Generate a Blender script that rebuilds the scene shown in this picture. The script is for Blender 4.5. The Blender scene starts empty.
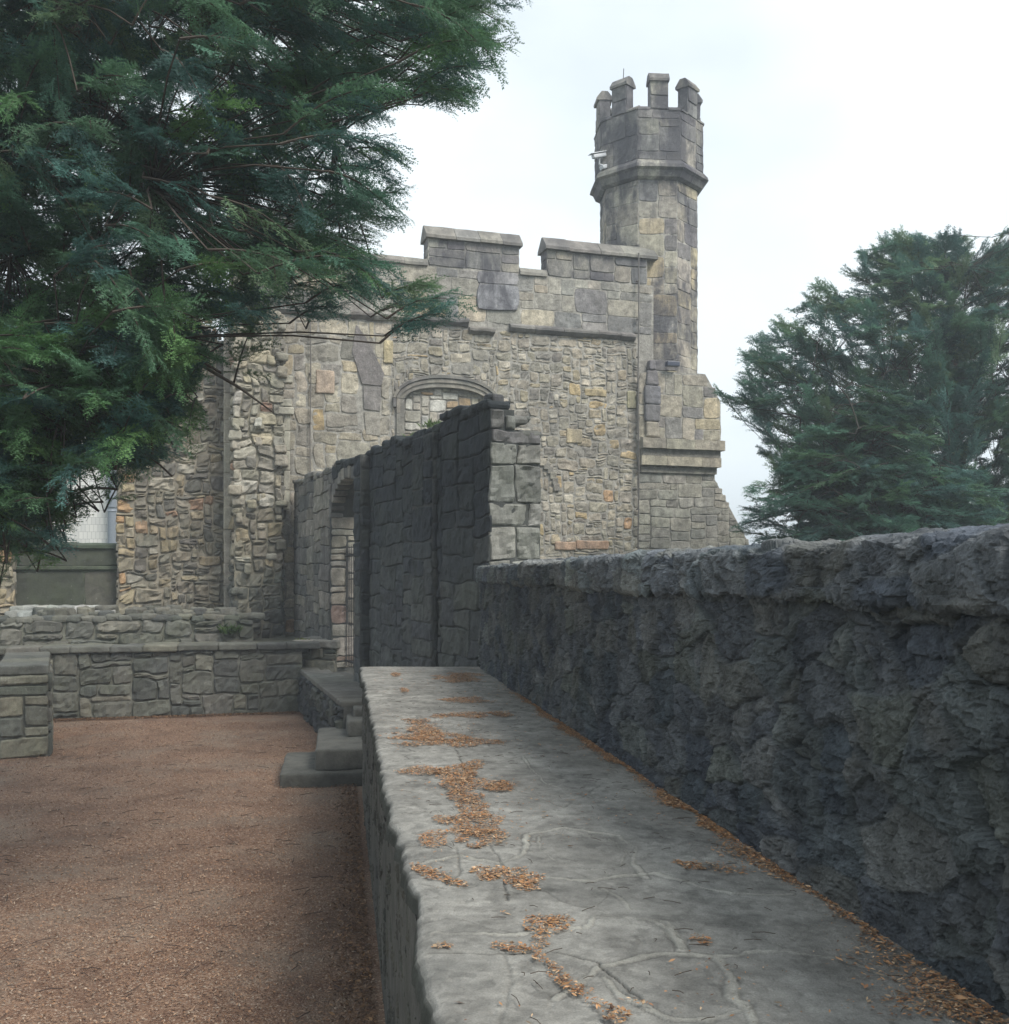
import bpy, math, random
import numpy as np
from mathutils import Vector
C = bpy.context; scn = C.scene; COL = scn.collection
R = math.radians
# ------------------------------------------------------------------ camera, sky, sun, exposure
cd = bpy.data.cameras.new('camera'); cam = bpy.data.objects.new('camera', cd); COL.objects.link(cam)
cam.location = (0, 0, 3.0); cam.rotation_euler = (R(90), 0, 0)
cd.sensor_width = 36; cd.lens = 1030*36/1024; cd.shift_y = 63/1024; cd.clip_start = .05; cd.clip_end = 3000
scn.camera = cam
SUN_EL, SUN_AZ = 48, 132          # azimuth clockwise from +Y: behind the viewer's right shoulder
w = bpy.data.worlds.new('World'); scn.world = w; w.use_nodes = True
nt = w.node_tree; nt.nodes.clear()
def N(nt, t, **k):
    n = nt.nodes.new(t)
    for a, b in k.items(): setattr(n, a, b)
    return n
out = N(nt, 'ShaderNodeOutputWorld'); bg = N(nt, 'ShaderNodeBackground'); bg.inputs[1].default_value = .1
sky = N(nt, 'ShaderNodeTexSky', sky_type='NISHITA', sun_disc=False)
sky.sun_elevation = R(SUN_EL); sky.sun_rotation = R(SUN_AZ); sky.air_density = 1; sky.dust_density = 2
tc = N(nt, 'ShaderNodeTexCoord'); mp = N(nt, 'ShaderNodeMapping'); mp.inputs['Scale'].default_value = (1, 1, 2.2)
no = N(nt, 'ShaderNodeTexNoise'); no.inputs['Scale'].default_value = 1.6; no.inputs['Detail'].default_value = 5; no.inputs['Roughness'].default_value = .5
cr = N(nt, 'ShaderNodeValToRGB'); cr.color_ramp.elements[0].position = .36; cr.color_ramp.elements[1].position = .60
cr.color_ramp.elements[0].color = (.55, .55, .55, 1); cr.color_ramp.elements[1].color = (.97, .97, .97, 1)
mx = N(nt, 'ShaderNodeMix', data_type='RGBA'); mx.inputs[7].default_value = (6.7, 7.3, 7.6, 1)
L = nt.links.new
L(tc.outputs['Generated'], mp.inputs[0]); L(mp.outputs[0], no.inputs['Vector']); L(no.outputs['Fac'], cr.inputs[0])
L(cr.outputs[0], mx.inputs[0]); L(sky.outputs[0], mx.inputs[6]); L(mx.outputs[2], bg.inputs[0]); L(bg.outputs[0], out.inputs[0])
sd = bpy.data.lights.new('sun', 'SUN'); sd.energy = 2.3; sd.angle = R(24); sd.color = (1, .95, .87)
sun = bpy.data.objects.new('sun', sd); COL.objects.link(sun)
dv = Vector((math.sin(R(SUN_AZ))*math.cos(R(SUN_EL)), math.cos(R(SUN_AZ))*math.cos(R(SUN_EL)), math.sin(R(SUN_EL))))
sun.rotation_euler = dv.to_track_quat('Z', 'Y').to_euler()
scn.view_settings.view_transform = 'Standard'; scn.view_settings.look = 'None'
scn.view_settings.gamma = 1; scn.view_settings.exposure = .74

# ------------------------------------------------------------------ numpy helpers
def h01(i, seed):
    a = (i[..., 0].astype(np.int64)*73856093) ^ (i[..., 1].astype(np.int64)*19349663) ^ (i[..., 2].astype(np.int64)*83492791) ^ (seed*2654435761 & 0x7fffffff)
    a = a.astype(np.uint32)
    a ^= a >> np.uint32(16); a *= np.uint32(0x7feb352d); a ^= a >> np.uint32(15); a *= np.uint32(0x846ca68b); a ^= a >> np.uint32(16)
    return a.astype(np.float64)/4294967295.0
def vnoise(p, seed=0):            # -1..1
    i = np.floor(p); f = p-i; f = f*f*(3-2*f); r = 0
    for dx in (0, 1):
        for dy in (0, 1):
            for dz in (0, 1):
                wt = (f[:, 0] if dx else 1-f[:, 0])*(f[:, 1] if dy else 1-f[:, 1])*(f[:, 2] if dz else 1-f[:, 2])
                r = r+wt*h01(i+np.array([dx, dy, dz]), seed)
    return r*2-1
def fbm(p, scale=1., octv=4, seed=0, gain=.5):
    r = 0; a = 1; s = scale
    for k in range(octv):
        r = r+a*vnoise(p*s, seed+k*17); a *= gain; s *= 2.03
    return r
def ridge(p, scale=1., octv=3, seed=0):
    r = 0; a = 1; s = scale
    for k in range(octv):
        r = r+a*(1-2*np.abs(vnoise(p*s, seed+k*31))); a *= .5; s *= 2.1
    return r
def voro(p, seed=0):
    i = np.floor(p); F1 = np.full(len(p), 9.); F2 = F1.copy(); rid = np.zeros((len(p), 3)); df = np.zeros((len(p), 3))
    for dx in (-1, 0, 1):
        for dy in (-1, 0, 1):
            for dz in (-1, 0, 1):
                c = i+np.array([dx, dy, dz]); q = c+.15+.7*np.stack([h01(c, seed), h01(c, seed+1), h01(c, seed+2)], 1); d = p-q; r = np.sqrt((d*d).sum(1))
                n1 = r < F1; F2 = np.where(n1, F1, np.minimum(F2, r)); F1 = np.where(n1, r, F1); rid[n1] = c[n1]; df[n1] = d[n1]
    return rid, df, F1, F2
def facet(p, seed=0, tilt=.5):      # -1..1: flat broken faces, each with its own offset and tilt; second result: distance to the next face
    rid, df, F1, F2 = voro(p, seed); g = np.stack([h01(rid, seed+5), h01(rid, seed+6), h01(rid, seed+7)], 1)*2-1
    return (h01(rid, seed+8)*2-1)*.38+1.5*tilt*(g*df).sum(1), F2-F1, rid
def rock_sheet(mb, F, us, vs, prof, pal, seed, amp=1., cell=(2.6, 4.4), groove=.02, coping=None, colmul=1.):
    """continuous broken rubble face; prof(v index) -> (v, n, normal v, normal n)"""
    U, K = np.meshgrid(us, np.arange(len(vs))); pv, pn, nv_, nn_ = prof; V = pv[K].ravel(); Nn = pn[K].ravel(); U = U.ravel(); K = K.ravel()
    p = np.stack([U, V, Nn], 1); wp = p+.06*np.stack([fbm(p, 2.2, 2, seed+a) for a in (1, 2, 3)], 1)
    ca, sa = math.cos(.12), math.sin(.12); q = np.stack([(wp[:, 0]*ca+wp[:, 1]*sa)*cell[0], (wp[:, 1]*ca-wp[:, 0]*sa)*cell[1], wp[:, 2]*3], 1)
    f1, e1, rid = facet(q, seed+10, .55); f2, e2, _ = facet(wp*np.array([7., 12, 9])+f1[:, None], seed+20, .7); f3, e3, _ = facet(p*np.array([17., 31, 25])+f2[:, None]*.5, seed+30, .8)
    fill = np.clip(fbm(p, 1.3, 3, seed+44)*1.6+.45, 0, 1)        # where smeared mortar hides the joints
    jw = np.exp(-(e1/.05)**2)
    f4 = facet(p*np.array([40., 74, 50])+f3[:, None]*.5, seed+35, .8)[0]; st_ = fbm(np.stack([wp[:, 0]*2+wp[:, 1]*1.2, wp[:, 1]*26-wp[:, 0]*9, wp[:, 2]*5], 1), 1, 3, seed+42)*np.clip(fbm(p, 2.2, 2, seed+43)*3, 0, 1)
    h = .024*f1+.016*f2+.007*f3+.003*f4+.006*st_+.004*fbm(p, 4, 3, seed+40)+.003*ridge(wp*np.array([1, 2.2, 1]), 9, 3, seed+41)-groove*jw*(1-fill*.85)-.006*np.exp(-(e2/.04)**2)
    crk = np.clip(1-np.abs(vnoise(wp*np.array([.9, .8, 1])*1.6, seed+47))/.02, 0, 1)*(fbm(p, 1.1, 2, seed+48) > .05); h = h-.014*crk
    h *= amp; pa = np.array([x[1] for x in pal]); col = pa[(h01(rid, seed+50)*len(pa)).astype(int) % len(pa)]*(.85+.3*h01(rid, seed+51))[:, None]
    mc = np.mean(pa, 0)*1.02; b = np.clip(jw*1.2, 0, 1)[:, None]*.8; col = col*(1-b)+mc*b; g2 = h01(np.floor(p*0)+rid*7, seed+56)[:, None]; col = col*.8+mc*.2*(1+.3*fbm(p, 2.4, 4, seed+55))[:, None]; col = col*(1+np.array([-.03, .015, -.02])*(g2 > .75))
    col = col*(1-.35*crk[:, None])*(1+.28*f2+.22*f3+.12*f4)[:, None]*colmul
    if coping is not None:
        wgt, tone = coping(U, K); h = h+wgt; col = col*tone[:, None]
    mb.add(F(U, V+h*nv_[K], Nn+h*nn_[K]), [gridf(len(us), len(vs))], np.clip(col, .01, 1))
class MB:
    def __init__(s): s.v = []; s.c = []; s.f = []; s.n = 0   # f: list of (k, array of indices)
    def add(s, v, faces, col):
        v = np.asarray(v, float).reshape(-1, 3); m = len(v)
        col = np.asarray(col, float)
        if col.ndim == 1: col = np.tile(col[:3], (m, 1))
        s.v.append(v); s.c.append(col[:, :3])
        for f in faces:
            f = np.asarray(f, np.int64)
            s.f.append(f.reshape(-1, f.shape[-1])+s.n)
        s.n += m
    def build(s, name, mat, parent=None, smooth=False, base=(0, 0, 0)):
        me = bpy.data.meshes.new(name)
        v = np.concatenate(s.v)-np.array(base); c = np.concatenate(s.c)
        me.vertices.add(len(v)); me.vertices.foreach_set('co', v.ravel().astype(np.float32))
        li = np.concatenate([f.ravel() for f in s.f]); cnt = np.concatenate([np.full(len(f), f.shape[1]) for f in s.f])
        st = np.concatenate([[0], np.cumsum(cnt)[:-1]])
        me.loops.add(len(li)); me.loops.foreach_set('vertex_index', li.astype(np.int32))
        me.polygons.add(len(cnt)); me.polygons.foreach_set('loop_start', st.astype(np.int32))
        me.polygons.foreach_set('loop_total', cnt.astype(np.int32))
        me.polygons.foreach_set('use_smooth', np.full(len(cnt), bool(smooth)))
        me.update(calc_edges=True); me.validate()
        at = me.color_attributes.new('Col', 'FLOAT_COLOR', 'POINT')
        at.data.foreach_set('color', np.concatenate([c, np.ones((len(c), 1))], 1).ravel().astype(np.float32))
        me.materials.append(mat)
        o = bpy.data.objects.new(name, me); COL.objects.link(o)
        if parent is not None: o.parent = parent
        else: o.location = base
        return o
def gridf(nu, nv, off=0):
    i = np.arange((nv-1)*(nu-1)); r, c = i//(nu-1), i % (nu-1); a = r*nu+c+off
    return np.stack([a, a+1, a+nu+1, a+nu], 1)
def tag(o, label=None, cat=None, group=None, kind=None):
    if label: o['label'] = label
    if cat: o['category'] = cat
    if group: o['group'] = group
    if kind: o['kind'] = kind
    return o
def thing(name, loc, label, cat, group=None):
    o = bpy.data.objects.new(name, None); COL.objects.link(o); o.location = loc; o.empty_display_size = .2
    return tag(o, label, cat, group)
class Frame:                       # plane seen from its front: a = left point, b = right point (x, y)
    def __init__(s, a, b):
        a = np.array(a, float); b = np.array(b, float); d = b-a; s.len = np.hypot(*d); d /= s.len
        s.O = np.array([a[0], a[1], 0.]); s.U = np.array([d[0], d[1], 0.]); s.V = np.array([0, 0, 1.]); s.N = np.array([d[1], -d[0], 0.])
    def __call__(s, u, v, n):
        u, v, n = np.broadcast_arrays(u, v, n)
        return s.O+u[..., None]*s.U+v[..., None]*s.V+n[..., None]*s.N
def pack(u0, u1, v0, v1, cw, ch, wr, hr, rng, mask=None):
    nu, nv = max(1, int(round((u1-u0)/cw))), max(1, int(round((v1-v0)/ch))); cw = (u1-u0)/nu; ch = (v1-v0)/nv
    occ = np.zeros((nv, nu), bool)
    if mask is not None:
        U, V = np.meshgrid(u0+(np.arange(nu)+.5)*cw, v0+(np.arange(nv)+.5)*ch); occ |= mask(U, V)
    res = []
    for r in range(nv):
        c = 0
        while c < nu:
            if occ[r, c]: c += 1; continue
            ww = rng.randint(*wr); hh = rng.randint(*hr); k = 1
            while k < ww and c+k < nu and not occ[r, c+k]: k += 1
            if c+k < nu and not occ[r, c+k] and (c+k+1 >= nu or occ[r, c+k+1]): k += 1
            m = 1
            while m < hh and r+m < nv and not occ[r+m, c:c+k].any(): m += 1
            occ[r:r+m, c:c+k] = True
            res.append((u0+c*cw, v0+r*ch, u0+(c+k)*cw, v0+(r+m)*ch)); c += k
    return res
def pick(pal, rng):
    t = rng.random()*sum(p[0] for p in pal); a = 0
    for p in pal:
        a += p[0]
        if t <= a: break
    k = rng.uniform(.86, 1.14)
    return np.array(p[1])*k*np.array([rng.uniform(.97, 1.03), 1, rng.uniform(.97, 1.03)])
def stones(mb, F, rects, pal, rng, D=.03, gap=.012, r=.025, res=.08, rough=.008, warp=.03, wscale=2.2, tilt=.0, rnd=.12, maxn=24, colfn=None, resfn=None, rscale=9, seed=1, nbase=0.):
    us = []; vs = []; ns = []; es = []; cs = []; fs = []; off = 0
    for (a, b, c, d) in rects:
        g = gap*rng.uniform(.6, 1.3); a += g/2; b += g/2; c -= g/2; d -= g/2
        W, H = c-a, d-b
        if W < .02 or H < .02: continue
        rr = min(r*rng.uniform(.6, 1.4), W*.3, H*.3)
        rs = resfn((a+c)/2) if resfn else res
        nu = int(min(maxn, max(2, (W-2*rr)/rs)))+1; nv = int(min(maxn, max(2, (H-2*rr)/rs)))+1
        su = np.concatenate([[0, rr*.3], np.linspace(rr, W-rr, nu), [W-rr*.3, W]])/W
        sv = np.concatenate([[0, rr*.3], np.linspace(rr, H-rr, nv), [H-rr*.3, H]])/H
        S, T = np.meshgrid(su*2-1, sv*2-1)
        j = rng.uniform
        q = min(W, H)*.07
        k = 1-rnd*rng.uniform(.3, 1)*(S*S*T*T)
        cu = (a+c)/2+S*k*W/2+T*j(-q, q)*.5; cv = (b+d)/2+T*k*H/2+S*j(-q, q)*.6
        eu = np.minimum(S+1, 1-S)*W/2; ev = np.minimum(T+1, 1-T)*H/2
        prof = lambda e: np.sqrt(np.clip(1-(1-np.clip(e/rr, 0, 1))**2, 0, 1))
        e = prof(eu)*prof(ev)
        dd = D*rng.uniform(.6, 1.5)
        hgt = -.012+(dd+.012)*e+tilt*(j(-1, 1)*S+j(-1, 1)*T)*e*.5
        us.append(cu.ravel()); vs.append(cv.ravel()); ns.append(hgt.ravel()); es.append(e.ravel())
        col = colfn((a+c)/2, (b+d)/2, rng) if colfn else pick(pal, rng)
        cs.append(np.tile(col, (cu.size, 1))*(1-.10*(1-e.ravel()[:, None])))  # stone rims darkened in colour: painted occlusion towards the joints
        fs.append(gridf(len(su), len(sv), off)); off += cu.size
    if not us: return
    u = np.concatenate(us); v = np.concatenate(vs); n = np.concatenate(ns); e = np.concatenate(es)
    p = np.stack([u, v, np.zeros_like(u)], 1)
    wu = fbm(p, wscale, 2, seed)*warp; wv = fbm(p, wscale, 2, seed+50)*warp
    hf = np.stack([u, v, n*0+seed], 1)
    fc = facet(hf*np.array([rscale*.7, rscale*.9, 1]), seed+33, .8)[0]
    n = n+e*rough*(.7*fbm(hf, rscale, 4, seed+90)+.5*ridge(hf, rscale*.6, 3, seed+99)+.9*fc)
    wu = wu+fbm(hf, 14, 2, seed+7)*gap*.5; wv = wv+fbm(hf, 14, 2, seed+8)*gap*.5
    mb.add(F(u+wu, v+wv, n+nbase), [np.concatenate(fs)], np.concatenate(cs))
def mortar(mb, F, u0, u1, v0, v1, col, step=.1, amp=.006, n=0., maskfn=None, seed=5, ufn=None):
    nu = max(2, int((u1-u0)/step)+1); nv = max(2, int((v1-v0)/step)+1)
    U, V = np.meshgrid(np.linspace(u0, u1, nu), np.linspace(v0, v1, nv)); p = np.stack([U.ravel(), V.ravel(), U.ravel()*0], 1)
    h = fbm(p, 4, 4, seed)*amp; f = gridf(nu, nv)
    if maskfn is not None:
        cu = U.ravel()[f].mean(1); cv = V.ravel()[f].mean(1); f = f[~maskfn(cu, cv)]
    mb.add(F(U.ravel(), V.ravel(), n+h), [f], np.array(col))
def prism(mb, F, poly, n0, n1, col):  # poly in (u, v) anticlockwise seen from the front; n0 back, n1 front
    poly = np.array(poly, float); m = len(poly)
    a = F(poly[:, 0], poly[:, 1], n1); b = F(poly[:, 0], poly[:, 1], n0)
    mb.add(np.concatenate([a, b]), [np.arange(m)[None, :], np.arange(2*m-1, m-1, -1)[None, :]], col)
    i = np.arange(m); j = (i+1) % m
    mb.f.append(np.stack([j, i, i+m, j+m], 1)[:, ::1]+mb.n-2*m)
def block(mb, c, ax, half, col, r=.03, rough=.01, res=.1, seed=0, rscale=5, taper=0., cellmax=40):
    """rounded rough stone; ax = three unit vectors (3x3 rows)"""
    c = np.array(c, float); ax = np.array(ax, float); half = np.array(half, float); r = min(r, half.min()*.9)
    def pr(h):
        m = int(min(cellmax, max(1, round(2*(h-r)/res))))
        t = np.concatenate([[-h, -h+r*.35], np.linspace(-h+r, h-r, m+1), [h-r*.35, h]]); return t
    P = [pr(h) for h in half]; vs = []; fs = []; off = 0
    for a in range(3):
        b, d = (a+1) % 3, (a+2) % 3
        for sgn in (-1, 1):
            B, Dm = np.meshgrid(P[b], P[d]); q = np.zeros((B.size, 3)); q[:, a] = sgn*half[a]; q[:, b] = B.ravel(); q[:, d] = Dm.ravel()
            f = gridf(len(P[b]), len(P[d]), off)
            if sgn < 0: f = f[:, ::-1]
            vs.append(q); fs.append(f); off += len(q)
    q = np.concatenate(vs); f = np.concatenate(fs)
    key = np.round(q, 5); _, idx, inv = np.unique(key, axis=0, return_index=True, return_inverse=True)
    q = q[idx]; f = inv.ravel()[f]
    inn = np.clip(q, -(half-r), half-r); d = q-inn; ln = np.linalg.norm(d, axis=1, keepdims=True); nrm = d/np.maximum(ln, 1e-6)
    p = inn+nrm*np.minimum(ln, r)
    s = p+seed*13.7
    disp = rough*(fbm(s, rscale, 4, seed)+.6*ridge(s, rscale*.7, 2, seed+3))
    p = p+nrm*disp[:, None]
    if taper: p[:, :2] *= (1-taper*(p[:, 2:3]/half[2]+1)/2)
    mb.add(c+p@ax, [f], col)
def axes(deg):
    a = R(deg); return [[math.cos(a), math.sin(a), 0], [-math.sin(a), math.cos(a), 0], [0, 0, 1]]
def fax(F): return [F.U, -F.N, [0, 0, 1]]
def bars(mb, F, prof, u0, u1, seg, rng, pal, gap=.01, rough=.006, seed=0, z=0):
    """moulding: profile (n, v) list clockwise, extruded along u in separate stones"""
    prof = np.array(prof, float); m = len(prof); u = u0
    while u < u1-.01:
        e = min(u1, u+seg*rng.uniform(.75, 1.3))
        if u1-e < seg*.4: e = u1
        k = max(2, int((e-u)/.12)+1); us = np.linspace(u+gap/2, e-gap/2, k)
        UU = np.repeat(us, m); PP = np.tile(prof, (k, 1))
        jn, jv = rng.uniform(-.008, .008), rng.uniform(-.008, .008)
        v = F(UU, PP[:, 1]+jv, PP[:, 0]+jn); v = v+rough*np.stack([fbm(v, 5, 3, seed+q) for q in (1, 2, 3)], 1)
        i = np.arange(k-1)[:, None]*m; j = np.arange(m)[None, :]; j2 = (j+1) % m
        f = np.stack([(i+j), (i+j2), (i+m+j2), (i+m+j)], -1).reshape(-1, 4)
        mb.add(v, [f, np.arange(m-1, -1, -1)[None, :], (np.arange(m)+(k-1)*m)[None, :]], pick(pal, rng)); u = e
def tube(mb, pts, rad, col, k=6):
    pts = np.array(pts, float); n = len(pts); rad = np.broadcast_to(rad, (n,))
    t = np.gradient(pts, axis=0); t /= np.linalg.norm(t, axis=1, keepdims=True)+1e-9
    up = np.where(np.abs(t[:, 2:3]) > .9, np.array([[1., 0, 0]]), np.array([[0, 0, 1.]]))
    a = np.cross(t, up); a /= np.linalg.norm(a, axis=1, keepdims=True)+1e-9; b = np.cross(a, t)
    th = np.arange(k)*2*math.pi/k
    v = pts[:, None]+rad[:, None, None]*(a[:, None]*np.cos(th)[None, :, None]+b[:, None]*np.sin(th)[None, :, None])
    i = np.arange(n-1)[:, None]*k; j = np.arange(k)[None, :]; j2 = (j+1) % k
    f = np.stack([i+j, i+j2, i+k+j2, i+k+j], -1).reshape(-1, 4)
    mb.add(v.reshape(-1, 3), [f, np.arange(k)[None, :], (np.arange(k)[::-1]+(n-1)*k)[None, :]], col)

# ------------------------------------------------------------------ materials
def newmat(name):
    m = bpy.data.materials.new(name); m.use_nodes = True; t = m.node_tree
    return m, t, t.nodes['Principled BSDF']
def noise_n(t, vec, scale, detail=6, rough=.6, dist=0.):
    n = N(t, 'ShaderNodeTexNoise'); n.inputs['Scale'].default_value = scale; n.inputs['Detail'].default_value = detail
    n.inputs['Roughness'].default_value = rough; n.inputs['Distortion'].default_value = dist; t.links.new(vec, n.inputs['Vector']); return n.outputs['Fac']
def ramp(t, x, a, b, ca=0., cb=1.):
    n = N(t, 'ShaderNodeMapRange'); n.clamp = True
    n.inputs[1].default_value = a; n.inputs[2].default_value = b; n.inputs[3].default_value = ca; n.inputs[4].default_value = cb
    t.links.new(x, n.inputs[0]); return n.outputs[0]
def mixc(t, f, a, b, mode='MIX'):
    n = N(t, 'ShaderNodeMix', data_type='RGBA', blend_type=mode)
    for s, x in ((0, f), (6, a), (7, b)):
        if hasattr(x, 'is_linked'): t.links.new(x, n.inputs[s])
        elif s == 0: n.inputs[0].default_value = x
        else: n.inputs[s].default_value = (*x, 1)
    return n.outputs[2]
def mul(t, a, b):
    n = N(t, 'ShaderNodeMath', operation='MULTIPLY')
    for k, x in ((0, a), (1, b)):
        if hasattr(x, 'is_linked'): t.links.new(x, n.inputs[k])
        else: n.inputs[k].default_value = x
    return n.outputs[0]
def stone_mat(name, stain=.35, stain_col=(.07, .065, .06), moss=.0, lichen=.3, bump=.5, bdist=.02, var=.3, sscale=.8, fine=30., lcol=(.5, .5, .46), mcol=(.06, .075, .035), srange=(.5, .68), streak=.3):
    m, t, b = newmat(name); co = N(t, 'ShaderNodeTexCoord').outputs['Object']
    at = N(t, 'ShaderNodeAttribute'); at.attribute_name = 'Col'; c = at.outputs['Color']
    v1 = ramp(t, noise_n(t, co, 5, 8, .65), .3, .7, 1-var, 1+var); v2 = ramp(t, noise_n(t, co, fine*1.7, 4, .7), .3, .7, 1-var*.6, 1+var*.6)
    vv = mul(t, v1, v2); cc = N(t, 'ShaderNodeVectorMath', operation='SCALE'); t.links.new(c, cc.inputs[0]); t.links.new(vv, cc.inputs['Scale']); c = cc.outputs[0]
    mpn = N(t, 'ShaderNodeMapping'); mpn.inputs['Scale'].default_value = (1, 1, .45); t.links.new(co, mpn.inputs[0])
    s = mul(t, ramp(t, noise_n(t, mpn.outputs[0], sscale, 9, .68, .3), *srange), stain); c = mixc(t, s, c, stain_col)
    mp2 = N(t, 'ShaderNodeMapping'); mp2.inputs['Scale'].default_value = (1, 1, .1); t.links.new(co, mp2.inputs[0])
    c = mixc(t, mul(t, ramp(t, noise_n(t, mp2.outputs[0], 3.2, 7, .65), .5, .7), streak), c, stain_col)
    if moss: c = mixc(t, mul(t, ramp(t, noise_n(t, co, 1.3, 8, .7), .48, .7), moss), c, mcol)
    if lichen: c = mixc(t, mul(t, ramp(t, noise_n(t, co, 9, 9, .75, .5), .62, .68), lichen), c, lcol)
    t.links.new(c, b.inputs['Base Color']); b.inputs['Roughness'].default_value = .92; b.inputs['Specular IOR Level'].default_value = .25
    bp = N(t, 'ShaderNodeBump'); bp.inputs['Strength'].default_value = bump; bp.inputs['Distance'].default_value = bdist
    ad = N(t, 'ShaderNodeMath', operation='ADD'); t.links.new(noise_n(t, co, fine*.4, 10, .72), ad.inputs[0]); t.links.new(mul(t, noise_n(t, co, fine*2.4, 5, .7), .35), ad.inputs[1])
    t.links.new(ad.outputs[0], bp.inputs['Height']); t.links.new(bp.outputs[0], b.inputs['Normal']); return m
M = {}
M['facade'] = stone_mat('facade_stone', stain=.45, stain_col=(.15, .145, .135), lichen=.35, bump=.9, bdist=.05, var=.42, fine=17, lcol=(.54, .53, .49), srange=(.47, .64), streak=.35)
M['turret'] = stone_mat('turret_stone', stain=.85, stain_col=(.07, .07, .082), lichen=.45, bump=.8, bdist=.04, var=.34, fine=17, sscale=1.3, srange=(.44, .58), streak=.45)
M['coping'] = stone_mat('coping_stone', stain=.6, stain_col=(.06, .06, .065), lichen=.7, bdist=.03, var=.3, fine=22, srange=(.4, .6))
M['ruin'] = stone_mat('ruin_stone', stain=.5, stain_col=(.06, .055, .05), moss=.25, lichen=.3, bdist=.04, var=.3, fine=20)
M['dark'] = stone_mat('dark_stone', stain=.5, stain_col=(.022, .025, .03), moss=.35, lichen=.12, bdist=.03, var=.35, fine=26, lcol=(.18, .19, .18), mcol=(.05, .06, .035))
M['parapet'] = stone_mat('parapet_stone', streak=.15, stain=.6, stain_col=(.026, .033, .048), moss=.22, lichen=.4, bump=.95, bdist=.03, var=.42, fine=48, sscale=1.9, lcol=(.17, .175, .17), mcol=(.058, .064, .04))
M['low'] = stone_mat('low_wall_stone', stain=.5, stain_col=(.05, .05, .05), moss=.35, lichen=.35, bdist=.03, var=.3, fine=22)
M['slab'] = stone_mat('paving_stone', streak=0, stain=.25, stain_col=(.13, .135, .13), lichen=.15, bump=.9, bdist=.012, var=.36, fine=85, sscale=2.2, lcol=(.33, .34, .32))
def plain(name, col, rough=.6, metal=0., bump=0., scale=30, var=.15):
    m, t, b = newmat(name); co = N(t, 'ShaderNodeTexCoord').outputs['Object']
    k = ramp(t, noise_n(t, co, scale, 6, .6), .3, .7, 1-var, 1+var); s = N(t, 'ShaderNodeVectorMath', operation='SCALE'); s.inputs[0].default_value = col
    t.links.new(k, s.inputs['Scale']); t.links.new(s.outputs[0], b.inputs['Base Color']); b.inputs['Roughness'].default_value = rough; b.inputs['Metallic'].default_value = metal
    if bump:
        bp = N(t, 'ShaderNodeBump'); bp.inputs['Strength'].default_value = bump; bp.inputs['Distance'].default_value = .01
        t.links.new(noise_n(t, co, scale, 8, .7), bp.inputs['Height']); t.links.new(bp.outputs[0], b.inputs['Normal'])
    return m
M['iron'] = plain('black_iron', (.02, .02, .022), .6, .3); M['white'] = plain('white_housing', (.55, .57, .6), .45)
M['cable'] = plain('cable', (.13, .12, .11), .6); M['box'] = plain('dark_housing', (.05, .06, .09), .4)
M['pipe'] = plain('pipe_grey', (.2, .23, .27), .5)
def attr_mat(name, rough=.8, trans=0., var=.25, scale=3):
    m, t, b = newmat(name); co = N(t, 'ShaderNodeTexCoord').outputs['Object']; at = N(t, 'ShaderNodeAttribute'); at.attribute_name = 'Col'
    k = ramp(t, noise_n(t, co, scale, 4, .6), .3, .7, 1-var, 1+var); s = N(t, 'ShaderNodeVectorMath', operation='SCALE')
    t.links.new(at.outputs['Color'], s.inputs[0]); t.links.new(k, s.inputs['Scale']); t.links.new(s.outputs[0], b.inputs['Base Color'])
    b.inputs['Roughness'].default_value = rough; b.inputs['Specular IOR Level'].default_value = .3
    if trans:
        tr = N(t, 'ShaderNodeBsdfTranslucent'); t.links.new(s.outputs[0], tr.inputs[0]); ms = N(t, 'ShaderNodeMixShader'); ms.inputs[0].default_value = trans
        o = t.nodes['Material Output']; t.links.new(b.outputs[0], ms.inputs[1]); t.links.new(tr.outputs[0], ms.inputs[2]); t.links.new(ms.outputs[0], o.inputs[0])
    return m
M['leaf'] = attr_mat('yew_needles', .5, .4, .3, 1.2); M['bark'] = attr_mat('yew_bark', .9, 0, .3, 9); M['litter'] = attr_mat('leaf_litter', .8, 0, .1, 5)
def gravel_mat():
    m, t, b = newmat('red_gravel'); co = N(t, 'ShaderNodeTexCoord').outputs['Object']
    v = N(t, 'ShaderNodeTexVoronoi'); v.inputs['Scale'].default_value = 75; t.links.new(co, v.inputs['Vector'])
    sp = N(t, 'ShaderNodeSeparateColor'); t.links.new(v.outputs['Color'], sp.inputs[0])
    rp = N(t, 'ShaderNodeValToRGB'); e = rp.color_ramp.elements; e[0].position = 0; e[0].color = (.075, .04, .025, 1); e[1].position = 1; e[1].color = (.40, .32, .25, 1)
    for p, c in ((.3, (.18, .098, .06)), (.6, (.225, .138, .09)), (.88, (.27, .172, .115))): q = e.new(p); q.color = (*c, 1)
    t.links.new(sp.outputs[0], rp.inputs[0])
    c = mixc(t, mul(t, ramp(t, noise_n(t, co, 1.1, 8, .65, .4),   .42, .66), .7), rp.outputs[0], (.085, .042, .026))
    c = mixc(t, mul(t, ramp(t, noise_n(t, co, .7, 5, .6), .48, .66), .5), c, (.22, .185, .145))
    t.links.new(c, b.inputs['Base Color']); b.inputs['Roughness'].default_value = .9
    bp = N(t, 'ShaderNodeBump'); bp.inputs['Strength'].default_value = .7; bp.inputs['Distance'].default_value = .012; bp.invert = True
    t.links.new(v.outputs['Distance'], bp.inputs['Height']); t.links.new(bp.outputs[0], b.inputs['Normal']); return m
M['gravel'] = gravel_mat()
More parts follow.
